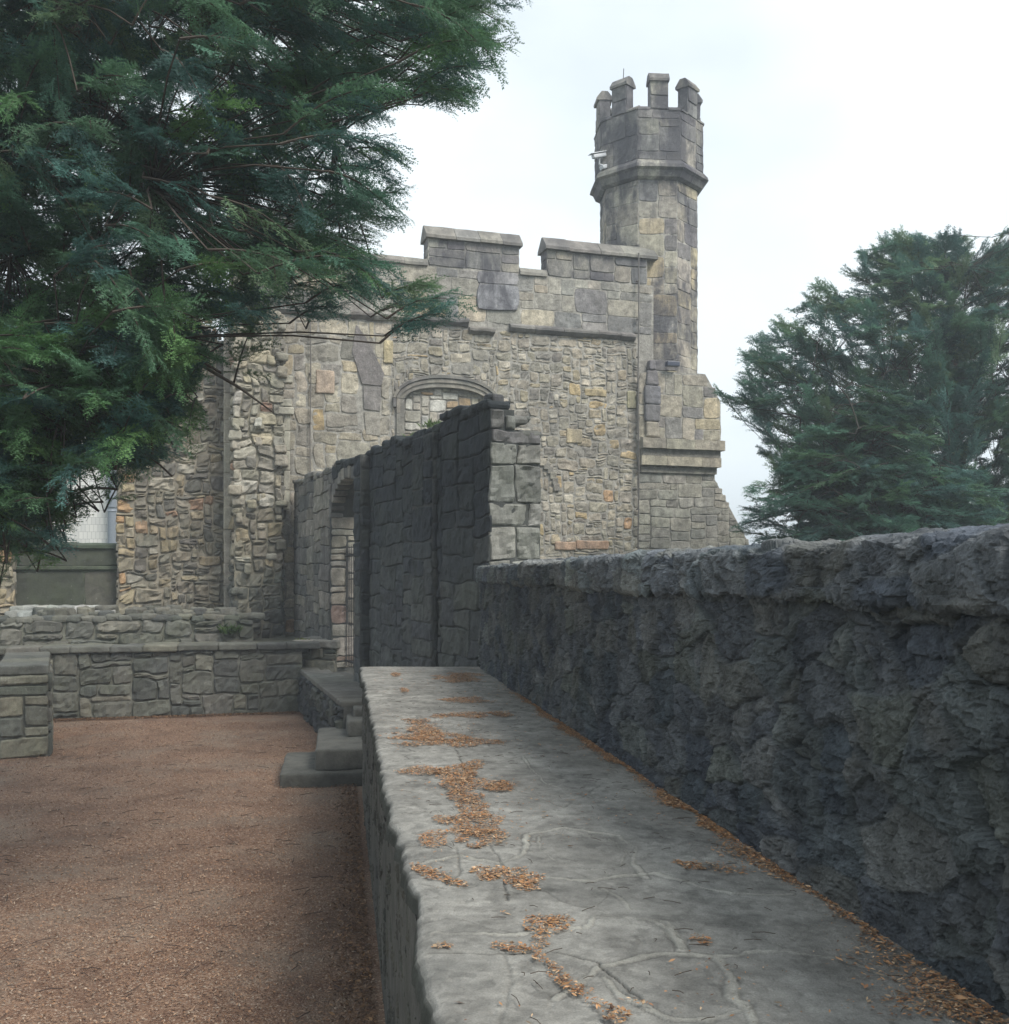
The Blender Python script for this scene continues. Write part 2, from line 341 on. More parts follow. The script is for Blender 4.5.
def grass_mat():
    m, t, b = newmat('rough_grass'); co = N(t, 'ShaderNodeTexCoord').outputs['Object']
    t.links.new(mixc(t, noise_n(t, co, 3, 8, .7), (.03, .05, .02), (.1, .12, .05)), b.inputs['Base Color']); b.inputs['Roughness'].default_value = .95; return m
M['grass'] = grass_mat()
def hung_tile_mat():
    m, t, b = newmat('pale_hung_tiles'); tcn = N(t, 'ShaderNodeTexCoord'); mpn = N(t, 'ShaderNodeMapping'); mpn.inputs['Rotation'].default_value = (R(90), 0, 0)
    t.links.new(tcn.outputs['Object'], mpn.inputs[0]); br = N(t, 'ShaderNodeTexBrick'); br.inputs['Scale'].default_value = 2.2
    br.inputs['Brick Width'].default_value = .35; br.inputs['Row Height'].default_value = .6; br.inputs['Mortar Size'].default_value = .012
    for k, c in (('Color1', (.72, .71, .68, 1)), ('Color2', (.6, .6, .58, 1)), ('Mortar', (.3, .3, .3, 1))): br.inputs[k].default_value = c
    t.links.new(mpn.outputs[0], br.inputs['Vector']); t.links.new(br.outputs['Color'], b.inputs['Base Color']); b.inputs['Roughness'].default_value = .7; return m
M['hung'] = hung_tile_mat()

P_FAC = [(4, (.335, .318, .275)), (4, (.38, .362, .318)), (3, (.285, .277, .252)), (3, (.225, .222, .212)), (1.4, (.37, .33, .25)), (.45, (.43, .345, .21)), (.15, (.42, .29, .19)), (1, (.47, .45, .395))]
P_ASH = [(4, (.355, .335, .285)), (3, (.315, .302, .265)), (3, (.27, .26, .24)), (1, (.22, .215, .21)), (1.5, (.40, .36, .285)), (.12, (.42, .31, .21))]
P_TUR = [(3, (.38, .35, .285)), (2, (.34, .315, .265)), (.7, (.24, .23, .22)), (1, (.43, .37, .26)), (.15, (.42, .30, .2))]
P_TOP = [(3, (.2, .195, .19)), (3, (.25, .24, .215)), (2, (.31, .29, .25)), (1, (.155, .15, .155))]
P_COP = [(2, (.2, .19, .175)), (2, (.25, .24, .215)), (1, (.3, .28, .24))]
P_RUIN = [(3, (.21, .19, .15)), (3, (.18, .165, .135)), (2, (.135, .128, .112)), (1, (.25, .21, .145)), (.25, (.28, .19, .13)), (1, (.31, .29, .24))]
P_PIER = [(3, (.33, .305, .25)), (3, (.28, .26, .21)), (2, (.23, .215, .185)), (1, (.38, .34, .25)), (.15, (.3, .2, .15)), (1, (.39, .37, .32))]
P_DARK = [(3, (.055, .059, .06)), (3, (.07, .074, .07)), (2, (.048, .052, .056)), (1.5, (.085, .088, .078))]
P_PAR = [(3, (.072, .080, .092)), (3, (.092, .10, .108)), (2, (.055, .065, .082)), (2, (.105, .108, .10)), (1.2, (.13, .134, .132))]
P_GATE = [(3, (.2, .19, .17)), (3, (.16, .155, .145)), (2, (.25, .235, .2)), (1, (.12, .12, .115))]
P_LOW = [(3, (.115, .116, .10)), (3, (.14, .138, .12)), (2, (.088, .092, .085)), (1.2, (.17, .165, .135))]
P_END = [(2, (.2, .2, .185)), (2, (.25, .25, .23)), (1, (.165, .16, .165))]

# ================================================================== ground
def sheet(name, x0, x1, y0, y1, z, mat, n=2, col=(.2, .2, .2), amp=0.):
    mb = MB(); U, V = np.meshgrid(np.linspace(x0, x1, n), np.linspace(y0, y1, n)); p = np.stack([U.ravel(), V.ravel(), U.ravel()*0+z], 1)
    if amp: p[:, 2] += amp*fbm(p, .6, 4, 3)
    mb.add(p, [gridf(n, n)], col); return tag(mb.build(name, mat, smooth=True), kind='structure')
sheet('ground', -700, 700, -200, 1500, -.05, M['grass'])
sheet('courtyard', -16, .6, 1.5, 24, 0., M['gravel'], 160, amp=.012)

# ================================================================== facade geometry (castle building)
FF = Frame((-5.63, 27.), (-5.63+.955*12, 27.+.296*12))
rng = random.Random(11)
def tx(px): u = (px-504.5)/1030; return (27*u+5.63)/(.955-.296*u)
castle = thing('castle_building', (0, 29, 0), 'weathered sandstone castle building with battlements and an octagonal corner turret', 'building')
CB = (0, 29, 0); MORT = (.36, .345, .31)
T1 = 9.95
# window: hood-moulded blocked opening
WA, WB, WS, WT, WR = 3.05, 5.45, 5.2, 7.78, .36     # jambs, sill, springing, rise
def arch_v(u, a=WA, b=WB, s=WT, rise=WR):
    x = np.clip(abs((u-(a+b)/2)/((b-a)/2)), 0, 1); return s+rise*(1-x**2.4)**.6
P_FAC = [(a_, tuple(np.array(b_)*np.array([1.09, 1.05, .98]))) for a_, b_ in P_FAC]; fmean = np.mean([x[1] for x in P_FAC], 0)
fcol = lambda u, v, rg: pick(P_FAC, rg)*.85+fmean*.15*(1. if rg.random() < .7 else .5)
mb = MB()
mw = lambda u, v: (u > WA-.28) & (u < WB+.28) & (v > WS-.2) & (v < arch_v(u, WA-.28, WB+.28, WT, WR+.3))
gab = lambda u, v: (u > tx(356)) & (u < tx(381)) & (v > 6.9) & (v < 9.6-(u-tx(352))*1.7)
au = np.linspace(WA, WB, 17); body = [(-1.5, 0), (WA, 0), (WA, WT)]+[(float(a), float(arch_v(a))) for a in au[1:-1]]+[(WB, WT), (WB, 0), (T1+.5, 0), (T1+.5, 11.45), (-1.5, 11.45)]
prism(mb, FF, body, -1.0, 0., MORT)
prism(mb, FF, [(WA, 0), (WB, 0), (WB, WS), (WA, WS)], -.98, 0., MORT)
prism(mb, FF, [(WA, WS), (WB, WS), (WB, WT+WR+.03), (WA, WT+WR+.03)], -.9, -.16, MORT)
stones(mb, FF, pack(-1.5, 2.7, 0, 9.8, .15, .12, (2, 6), (2, 5), rng, lambda u, v: mw(u, v) | gab(u, v)), P_FAC, rng, D=.011, gap=.024, r=.03, res=.09, rough=.014, warp=.06, wscale=1.9, tilt=.012, seed=3, colfn=fcol)
stones(mb, FF, pack(2.7, T1, 0, 9.8, .085, .07, (2, 7), (1, 5), rng, lambda u, v: mw(u, v)), P_FAC, rng, D=.012, gap=.026, r=.03, res=.07, rough=.02, warp=.05, wscale=2.1, tilt=.018, seed=4, rnd=.18, colfn=fcol)
stones(mb, FF, pack(-1.5, T1+.45, 10.0, 11.42, .2, .235, (2, 5), (1, 3), rng), P_ASH, rng, D=.012, gap=.009, r=.014, res=.1, rough=.009, warp=.012, seed=5)
stones(mb, FF, pack(WA+.02, WB-.02, WS, WT+WR, .12, .11, (2, 4), (1, 3), rng, lambda u, v: v > arch_v(u)-.04), [(3, (.5, .47, .4)), (1, (.46, .33, .2)), (2, (.4, .37, .3)), (1, (.62, .6, .55))], rng, D=.03, gap=.025, r=.02, res=.1, rough=.01, warp=.01, seed=6, nbase=-.16)
# gable scar: a dark raking weather stone with two worn blocks under it
def fpx(px, py): t = tx(px); return (t, 3+(575-py)*(27+.296*t)/1030)
for pl_, c_, n_ in (([(352, 352), (356, 325), (366, 338), (384, 374), (381, 386), (362, 384)][::-1], (.2, .185, .18), .05), ([(363, 386), (381, 387), (380, 411), (364, 409)][::-1], (.23, .215, .205), .04), ([(364, 412), (380, 413), (380, 436), (366, 434)][::-1], (.32, .3, .26), .035)): prism(mb, FF, [fpx(*q_) for q_ in pl_], -.02, n_, c_)
# relieving arch of small stones scarred into the wall, right of the tall wall
for k in range(9):
    a = R(8+k*17/1.6); cu, cv = tx(541)-.35, 5.35
    block(mb, FF(np.array(cu+.62*math.cos(a)*1.3), np.array(cv+.95*math.sin(a)), np.array(.02)), fax(FF), (.09, .045, .1), pick(P_FAC, rng), r=.02, rough=.008, seed=20+k)
for (px, py, hw, hh, c) in ((592, 545, .62, .12, (.40, .27, .19)), (565, 546, .4, .12, (.41, .29, .21)), (595, 393, .42, .1, (.42, .345, .215)), (574, 436, .3, .2, (.41, .35, .24)), (430, 312, .55, .12, (.43, .33, .23)), (388, 352, .16, .3, (.42, .36, .23)), (631, 400, .16, .25, (.4, .37, .24)), (325, 382, .3, .3, (.4, .32, .25))):
    t = tx(px); Z = 27+.296*t; block(mb, FF(np.array(t), np.array(3+(575-py)*Z/1030), np.array(.0)), fax(FF), (hw*.8, .055, hh), c, r=.03, rough=.01, seed=px)
wall = mb.build('facade_wall', M['facade'], castle, base=CB)
# crenel coping and merlons
cop = [(.08, 11.42), (.08, 11.5), (.0, 11.62), (-.45, 11.62), (-.55, 11.5), (-.55, 11.42)]
for a, b in ((-1.5, tx(428)-.01), (tx(519)+.01, tx(547)-.01)):
    mb = MB(); bars(mb, FF, cop, a, b, .8, rng, P_COP, seed=2); mb.build('crenel_coping', M['coping'], castle, base=CB)
for i, (a, b, lab) in enumerate(((tx(428), tx(519), None), (tx(547), tx(647), None), (-1.5, tx(300), None))):
    mb = MB(); lo = 11.45 if i != 0 else 10.75
    prism(mb, FF, [(a, 11.45), (b, 11.45), (b, 12.2), (a, 12.2)], -.5, .0, MORT)
    stones(mb, FF, pack(a, b, 11.45, 12.18, .26, .24, (1, 4), (1, 2), rng), P_TOP, rng, D=.025, gap=.01, r=.015, res=.14, rough=.006, warp=.004, seed=30+i)
    if i == 0: stones(mb, FF, pack(b-1.25, b, 10.35, 11.45, .6, .36, (1, 3), (1, 2), rng), [(1, (.235, .24, .26)), (1, (.27, .27, .28))], rng, D=.05, gap=.01, r=.015, res=.14, rough=.006, warp=.004, seed=36)
    for F2, ln in ((Frame(FF(np.array(a), np.array(0.), np.array(-.5))[:2], FF(np.array(a), np.array(0.), np.array(0.))[:2]), .5), (Frame(FF(np.array(b), np.array(0.), np.array(0.))[:2], FF(np.array(b), np.array(0.), np.array(-.5))[:2]), .5)):
        stones(mb, F2, pack(0, ln, 11.45, 12.18, .25, .24, (1, 2), (1, 2), rng), P_TOP, rng, D=.015, gap=.01, r=.015, res=.14, rough=.006, warp=.0, seed=40+i)
    m_ = mb.build('merlon', M['turret'], castle, base=CB)
    mb = MB(); bars(mb, FF, [(.13, 12.19), (.13, 12.27), (-.2, 12.6), (-.3, 12.6), (-.62, 12.27), (-.62, 12.19)], a-.08, b+(.3 if i == 1 else .08), .85, rng, P_COP, seed=8)
    o = mb.build('coping', M['coping'], m_, base=CB)
    o.parent = m_
# string courses
mb = MB(); sc = lambda v: [(.0, v-.12), (.07, v-.1), (.16, v-.02), (.16, v+.04), (.0, v+.14), (-.05, v+.14), (-.05, v-.12)]
bars(mb, FF, sc(9.9), tx(509), tx(634), .9, rng, P_COP, seed=3, rough=.012); mb.build('string_course', M['coping'], castle, base=CB)
mb = MB(); bars(mb, FF, sc(9.95), -1.4, tx(468), .7, rng, P_COP, seed=4, rough=.03)
bars(mb, FF, sc(9.75), tx(468)+.02, tx(494), .5, rng, P_COP, seed=4, rough=.03); mb.build('string_course', M['coping'], castle, base=CB)
# blocked window frame
mb = MB()
def arch_ring(mb, a, b, s, rise, wd, n0, n1, nst, pal, legs):
    th = np.linspace(math.pi, 0, nst*4+1); mid = (a+b)/2
    def pt(t, k): x = np.cos(t); hw = (b-a)/2+k; return mid+hw*x, s+(rise+k)*np.sign(np.sin(t))*np.abs(1-np.abs(x)**2.4)**.6
    for i in range(nst):
        ts = th[i*4:i*4+5]; inn = [pt(t, 0.) for t in ts]; ou = [pt(t, wd) for t in ts]
        poly = inn+ou[::-1]
        prism(mb, FF, poly[::-1], n0, n1, pick(pal, rng))
    for sx in (a-wd, b):
        v = s-.005
        while v > legs: e = max(legs, v-rng.uniform(.35, .6)); prism(mb, FF, [(sx, e), (sx+wd, e), (sx+wd, v-.012), (sx, v-.012)], n0, n1, pick(pal, rng)); v = e
WP = [(1, (.36, .34, .29)), (1, (.41, .38, .32))]
arch_ring(mb, WA, WB, WT, WR, .12, -.12, .035, 9, WP, WS); arch_ring(mb, WA-.12, WB+.12, WT, WR+.12, .1, -.02, .07, 9, WP, WS-.1); arch_ring(mb, WA-.24, WB+.24, WT, WR+.24, .08, .0, .11, 8, P_COP, WT-.25)
mb.build('blocked_window', M['coping'], castle, base=CB)
# lower wall of the corner, corbelled block
mb = MB(); SB = 12.45
prism(mb, FF, [(T1-.02, 0), (14.6, 0), (14.6, 2.6), (13.75, 3.7), (SB, 5.85), (SB, 6.3), (T1-.02, 6.3)], -3, .0, MORT)
lm = lambda u, v: (u > SB-.02) & (v > 5.85-(u-SB)*1.66) | (u > 13.7) & (v > 2.6)
stones(mb, FF, pack(T1, 14.5, 0, 6.18, .13, .1, (3, 8), (2, 4), rng, lm), [(3, (.36, .342, .295)), (3, (.32, .308, .27)), (2, (.26, .255, .235)), (.05, (.38, .26, .2))], rng, D=.014, gap=.013, r=.018, res=.09, rough=.012, warp=.03, seed=9)
sd0, sd1 = FF(np.array(SB), np.array(0.), np.array(0.)), FF(np.array(SB), np.array(0.), np.array(-3.))
bars(mb, Frame(sd0[:2], sd1[:2]), [(0, 5.7), (.35, 5.2), (.0, 5.2)], 0, 3, .8, rng, P_COP)
k0 = tx(640); B0, B1 = k0+.05, tx(720)
prism(mb, FF, [(k0-.12, 6.9), (B1-.04, 6.9), (B1-.04, 8.15), (B1-.55, 8.95), (k0+.5, 8.95), (k0-.12, 8.15)], -2.7, .1, MORT)
stones(mb, FF, pack(k0-.1, B1-.05, 6.98, 8.9, .14, .3, (2, 6), (1, 2), rng, lambda u, v: v > 8.15+(B1-.05-u)*1.6), P_TUR, rng, D=.012, gap=.01, r=.015, res=.1, rough=.01, warp=.012, seed=12, nbase=.1)
FB = Frame(FF(np.array(B1-.04), np.array(0.), np.array(.1))[:2], FF(np.array(B1-.04), np.array(0.), np.array(-2.7))[:2])
stones(mb, FB, pack(0, 2.8, 6.98, 8.12, .14, .3, (2, 6), (1, 2), rng), P_TUR, rng, D=.012, gap=.01, r=.015, res=.1, rough=.01, warp=.012, seed=13)
sq = [(.0, .02), (.10, .06), (.16, .1), (.17, .12), (.14, .16)]
for i, (v0, v1, rr) in enumerate(((7.0, 7.45, .2), (7.45, 7.95, .24), (7.95, 8.5, .25), (8.5, 8.95, .2), (8.95, 9.25, .11))):
    block(mb, FF(np.array(tx(650)), np.array((v0+v1)/2), np.array(.08)), fax(FF), (rr, .14, (v1-v0)/2-.006), pick([(1, (.2, .195, .21)), (1, (.25, .245, .25))] if v0 > 7.3 else P_FAC, rng), r=.05, rough=.012, seed=i+40, taper=.0 if i < 3 else .25)
mb.build('corner_wall', M['facade'], castle, base=CB)
mb = MB()
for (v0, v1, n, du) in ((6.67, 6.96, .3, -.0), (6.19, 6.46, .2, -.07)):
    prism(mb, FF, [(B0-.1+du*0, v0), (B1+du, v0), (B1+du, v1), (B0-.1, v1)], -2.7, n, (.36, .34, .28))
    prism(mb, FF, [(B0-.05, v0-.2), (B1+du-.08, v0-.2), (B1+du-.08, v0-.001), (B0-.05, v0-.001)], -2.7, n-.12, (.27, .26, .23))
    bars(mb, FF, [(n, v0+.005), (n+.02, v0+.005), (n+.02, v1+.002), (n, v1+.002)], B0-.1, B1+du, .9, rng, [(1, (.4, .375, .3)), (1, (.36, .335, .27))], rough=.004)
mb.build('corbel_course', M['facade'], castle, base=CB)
# ---- turret
TC = np.array([4.41, 31.63])
def tdir(a): return np.array([math.sin(R(a-8)), -math.cos(R(a-8))])
def corner(a, r): return TC+tdir(a)*r
angs = [12-22.5+45*k for k in range(8)]
def ring(mb, prof, pal, seg=1.3, rough=.006):
    for k in range(8):
        a0, a1 = angs[k], angs[k]+45
        for h in range(2):
            lo, hi = [], []
            for (r, z) in prof:
                p0, p1 = corner(a0, r), corner(a1, r); q0, q1 = p0+(p1-p0)*(h*.5+.004), p0+(p1-p0)*(h*.5+.496)
                lo.append((*q0, z)); hi.append((*q1, z))
            m = len(prof); v = np.array(lo+hi); v = v+rough*np.stack([fbm(v, 5, 3, q) for q in (1, 2, 3)], 1)
            i = np.arange(m); j = (i+1) % m
            mb.add(v, [np.stack([i, i+m, j+m, j], 1)[:, ::-1]], pick(pal, rng))
def octo(mb, r, z0, z1, col):
    lo = [(*corner(a, r), z0) for a in angs]; hi = [(*corner(a, r), z1) for a in angs]
    i = np.arange(8); j = (i+1) % 8
    mb.add(np.array(lo+hi), [np.stack([i, j, j+8, i+8], 1), (np.arange(8)+8)[None, :]], col)
def tface(k, r):
    p0, p1 = corner(angs[k], r), corner(angs[k]+45, r); return Frame(p0, p1)
mb = MB(); octo(mb, 1.5, 6.5, 14.9, MORT)
def tcol(u, v, rg): return pick(P_TUR if v < 12.6 or rg.random() < .65 else P_TOP, rg)
for k in range(8):
    F = tface(k, 1.5); stones(mb, F, pack(.0, F.len, 8.2, 14.6, .19, .16, (2, 5), (2, 4), rng), P_TUR, rng, D=.011, gap=.009, r=.014, res=.1, rough=.01, warp=.0, colfn=tcol, seed=60+k)
tur = mb.build('turret', M['turret'], castle, base=CB)
mb = MB(); octo(mb, 1.62, 14.9, 15.5, MORT)
for k in range(8):   # hollow parapet walls
    F = tface(k, 1.67); h = F.len; prism(mb, F, [(0, 15.1), (h, 15.1), (h, 16.6), (0, 16.6)], -.3, 0, (.22, .21, .2))
    stones(mb, F, pack(0, h, 15.12, 16.58, .2, .26, (2, 4), (1, 3), rng), P_TOP, rng, D=.012, gap=.009, r=.014, res=.1, rough=.01, warp=.0, seed=80+k)
    m0, m1 = h/2-.27, h/2+.27
    bars(mb, F, [(.04, 16.58), (.04, 16.63), (-.1, 16.73), (-.3, 16.73), (-.34, 16.58)], 0, m0-.01, .9, rng, P_TOP, seed=k); bars(mb, F, [(.04, 16.58), (.04, 16.63), (-.1, 16.73), (-.3, 16.73), (-.34, 16.58)], m1+.01, h, .9, rng, P_TOP, seed=k)
mb.build('parapet', M['turret'], tur, base=CB)
mb = MB(); ring(mb, [(1.5, 15.2), (1.69, 15.12), (1.82, 14.98), (1.84, 14.88), (1.74, 14.82), (1.66, 14.66), (1.56, 14.6), (1.45, 14.6)], P_TOP)
mb.build('moulding', M['turret'], tur, base=CB)
for k in range(8):
    F = tface(k, 1.67); h = F.len; m0, m1 = h/2-.27, h/2+.27; mb = MB()
    prism(mb, F, [(m0, 16.61), (m1, 16.61), (m1, 17.45), (m0, 17.45)], -.32, .0, (.2, .195, .2))
    stones(mb, F, [(m0, 16.6, m1, 17.0), (m0, 17.0, m1, 17.44)], P_TOP, rng, D=.03, gap=.012, r=.018, res=.12, rough=.008, warp=.0, seed=100+k)
    bars(mb, F, [(.08, 17.42), (.09, 17.49), (-.06, 17.69), (-.25, 17.69), (-.41, 17.49), (-.4, 17.42)], m0-.035, m1+.035, 2, rng, P_TOP, seed=k, rough=.01)
    mb.build('merlon', M['turret'], tur, base=CB)

# cables down the facade
mb = MB(); t = tx(636); tube(mb, [FF(np.array(t+.012*math.sin(v*1.3)), np.array(v), np.array(.17 if v < 12.1 else .2)) for v in np.linspace(0, 12.3, 26)], .022, (.2, .2, .2))
for v in np.arange(.5, 12, 1.1): block(mb, FF(np.array(t), np.array(v), np.array(.12)), fax(FF), (.035, .05, .02), (.2, .2, .2), r=.005, rough=0)
tag(mb.build('lightning_cable', M['cable']), 'thin dark lightning cable clipped straight down the castle wall beside the turret', 'cable')
mb = MB(); t = tx(310); tube(mb, [FF(np.array(t+.01*math.sin(v*1.7)), np.array(v), np.array(.1)) for v in np.linspace(0, 9.8, 22)], .016, (.2, .2, .2))
for v in np.arange(.5, 9.5, 1.3): block(mb, FF(np.array(t), np.array(v), np.array(.05)), fax(FF), (.03, .05, .018), (.2, .2, .2), r=.005, rough=0)
tag(mb.build('wall_cable', M['cable']), 'thin grey cable running down pale castle wall above the arched gateway', 'cable')
# floodlight, security camera, rod
t = tx(668); Z = 27+.296*t; p = FF(np.array(t), np.array(3+(575-366)*Z/1030), np.array(.28)); fl = thing('wall_light', p, 'small dark box light fixed on the turret stonework', 'light')
mb = MB(); block(mb, p, fax(FF), (.2, .1, .07), (.05, .06, .09), r=.02, rough=0, res=.2); mb.build('housing', M['box'], fl, base=tuple(p))
mb = MB(); block(mb, p+FF.N*-.14, fax(FF), (.05, .07, .03), (.05, .06, .09), r=.01, rough=0, res=.2); mb.build('bracket', M['iron'], fl, base=tuple(p))
d = tdir(-52); p = np.array([*(TC+d*1.84), 15.5]); cc = thing('security_camera', p, 'white security camera mounted on the turret above its moulding', 'camera')
vd = np.array([d[0]*.2-.75, d[1]*.2-.4, -.35]); vd /= np.linalg.norm(vd); mb = MB()
sv = np.cross(vd, (0, 0, 1)); sv /= np.linalg.norm(sv); uv = np.cross(sv, vd)
block(mb, p, [vd, sv, uv], (.24, .07, .06), (.6, .6, .6), r=.03, rough=0, res=.1); block(mb, p+uv*.085+vd*.03, [vd, sv, uv], (.28, .1, .012), (.6, .6, .6), r=.006, rough=0, res=.2)
mb.build('housing', M['white'], cc, base=tuple(p), smooth=True)
mb = MB(); q = np.array([*d, 0]); tube(mb, [p-uv*.07, p-np.array([0, 0, .25]), p-q*.3-np.array([0, 0, .28])], .03, (.5, .5, .5)); block(mb, p-q*.2-np.array([0, 0, .3]), [vd, sv, uv], (.12, .1, .06), (.5, .5, .5), r=.02, rough=0, res=.1); mb.build('bracket', M['white'], cc, base=tuple(p), smooth=True)
p0 = np.array([*(TC+tdir(angs[7]+22.5)*1.35), 17.6]); mb = MB(); tube(mb, [p0, p0+np.array([.02, 0, .45])], .012, (.3, .3, .3)); tag(mb.build('lightning_rod', M['iron']), 'thin metal lightning rod on a turret merlon', 'rod')

# ================================================================== ruined wall left
ruin = thing('ruined_wall', (-10, 26, 0), 'ruined brown rubble wall with a tall opening, left of the castle building', 'wall'); RB = (-10, 26, 0)
ta, tb, tcx = tx(118), tx(222), tx(12)
mb = MB()
def rtop(u): return 9.0+.5*np.sin(u*2.3)+.3*np.sin(u*5.1+1)
rm = lambda u, v: ((u > tcx) & (u < ta) & (v > 2.0)) | (v > rtop(u)) | ((u < tcx) & (v > 7+.4*np.sin(u*3)))
us = np.linspace(ta, -1.5, 12); prism(mb, FF, [(ta, 2), (-1.5, 2)]+[(float(a), float(rtop(a)-.15)) for a in us[::-1]], -.9, -.045, (.25, .225, .18))
us = np.linspace(-12, tcx, 12); prism(mb, FF, [(-12, 2), (tcx, 2)]+[(float(a), float(6.8+.4*math.sin(a*3))) for a in us[::-1]], -.9, -.045, (.25, .225, .18))
prism(mb, FF, [(-12, 0), (-1.5, 0), (-1.5, 1.99), (-12, 1.99)], -.9, -.045, (.25, .225, .18))
rcol = lambda u, v, rg: pick([(.5, (.36, .24, .14)), (2, (.32, .27, .18)), (2, (.28, .25, .19))], rg) if (u < ta+.35 and u > ta) or (u > tcx-.4 and u < tcx) else pick(P_RUIN, rg)
stones(mb, FF, pack(-12, -1.5, 0, 9.6, .1, .085, (2, 6), (1, 4), rng, rm), P_RUIN, rng, D=.035, gap=.018, r=.04, res=.075, rough=.04, warp=.07, wscale=1.9, tilt=.06, colfn=rcol, seed=15, rnd=.15, nbase=-.045)
for (u, sgn) in ((ta, -1), (tcx, 1)):
    a_, b_ = FF(np.array(u), np.array(0.), np.array(-.9)), FF(np.array(u), np.array(0.), np.array(0.))
    if sgn > 0: a_, b_ = b_, a_
    stones(mb, Frame(a_[:2], b_[:2]), pack(0, .9, 2.0, 9.0 if sgn < 0 else 6.6, .12, .1, (2, 5), (2, 4), rng), P_RUIN, rng, D=.03, gap=.02, r=.03, res=.1, rough=.02, warp=.02, seed=16)
# dressed vertical strip
v = 2.1
while v < 9.0:
    e = v+rng.uniform(.5, .9); block(mb, FF(np.array(tx(228)), np.array((v+e)/2), np.array(.22)), fax(FF), (.11, .2, (e-v)/2-.004), pick([(1, (.33, .31, .26)), (1, (.38, .35, .29))], rng), r=.02, rough=.008, seed=int(v*9)); v = e
mb.build('rubble_wall', M['ruin'], ruin, base=RB)
# ragged pier
PT0, PT1, PN = -1.45, -.3, 1.0
mb = MB(); prism(mb, FF, [(PT0, 0), (PT1, 0), (PT1, 9.6), (PT0, 9.6)], 0.001, PN-.06, (.26, .24, .19))
pcol = lambda u, v, rg: pick(P_PIER if v > 4.6 else P_RUIN if v > 3.2 else P_LOW, rg)
stones(mb, FF, pack(PT0, PT1+.03, 0, 9.7, .1, .085, (2, 6), (2, 4), rng), P_PIER, rng, D=.045, gap=.02, r=.04, res=.06, rough=.035, warp=.07, tilt=.06, colfn=pcol, seed=17, nbase=PN-.06, rnd=.15)
for (u, a0, a1) in ((PT0, 0., PN-.03), (PT1, PN-.03, 0.)):
    a_, b_ = FF(np.array(u), np.array(0.), np.array(a0)), FF(np.array(u), np.array(0.), np.array(a1))
    stones(mb, Frame(a_[:2], b_[:2]), pack(0, PN-.03, 0, 9.6, .12, .1, (2, 5), (2, 4), rng), P_PIER, rng, D=.06, gap=.03, r=.04, res=.09, rough=.03, warp=.03, tilt=.08, colfn=pcol, seed=18, rnd=.25)
for k in range(34):  # broken stones sticking out along the pier
    vv = rng.uniform(2.2, 9.5); hw = rng.uniform(.07, .16)
    block(mb, FF(np.array(rng.choice([rng.uniform(PT0, PT0+.2), rng.uniform(PT0+.2, PT1), PT1])), np.array(vv), np.array(PN+rng.uniform(-.16, .0))), axes(17+rng.uniform(-14, 14)), (hw, rng.uniform(.08, .2), rng.uniform(.06, .13)), pcol(0, vv, rng), r=.04, rough=.03, res=.06, seed=k)
# small carved springer stones on the right edge of the pier
for v, hw in ((7.95, .13), (7.35, .11), (7.15, .15)): block(mb, FF(np.array(PT1+.12), np.array(v), np.array(PN-.15)), fax(FF), (hw*1.3, .14, .09), (.42, .4, .33), r=.03, rough=.012, seed=3)
for v in np.arange(4.9, 7.0, .5): block(mb, FF(np.array(PT1+.14), np.array(v), np.array(PN-.2)), fax(FF), (.08, .1, .245), (.42, .4, .33), r=.03, rough=.008, seed=3)
mb.build('rubble_pier', M['ruin'], ruin, base=RB)
# greenish stone panel and sill in the opening
mb = MB(); prism(mb, FF, [(tcx-.02, 2.0), (ta+.02, 2.0), (ta+.02, 3.68), (tcx-.02, 3.68)], -.75, -.4, (.1, .115, .08))
stones(mb, FF, pack(tcx, ta, 2.0, 3.1, .4, .5, (2, 4), (1, 3), rng)+pack(tcx, ta, 3.22, 3.68, .5, .46, (2, 4), (1, 2), rng), [(1, (.065, .07, .055)), (1, (.055, .06, .05)), (1, (.08, .078, .065))], rng, D=.02, gap=.01, r=.015, res=.12, rough=.01, warp=.01, seed=19, nbase=-.4)
bars(mb, FF, [(-.42, 3.1), (-.3, 3.14), (-.3, 3.2), (-.42, 3.24)], tcx, ta, 1.2, rng, [(1, (.07, .085, .06))]); bars(mb, FF, [(-.3, 3.68), (-.3, 3.76), (-.5, 3.82), (-.8, 3.76), (-.8, 3.68)], tcx, ta, 1.2, rng, [(1, (.08, .1, .07))])
mb.build('opening_panel', M['low'], ruin, base=RB)
mb = MB()
for k in range(16):   # broken sill stones, sloping towards the viewer
    u = tcx+.1+(k % 8)*.3+rng.uniform(-.05, .05); r_ = k//8
    block(mb, FF(np.array(u), np.array(2.14-r_*.1), np.array(.0+r_*.65)), axes(17+rng.uniform(-6, 6)), (.17, .36, .1), pick([(1, (.3, .31, .29)), (1, (.36, .36, .34))], rng), r=.04, rough=.02, res=.08, seed=k)
mb.build('sill', M['low'], ruin, base=RB)

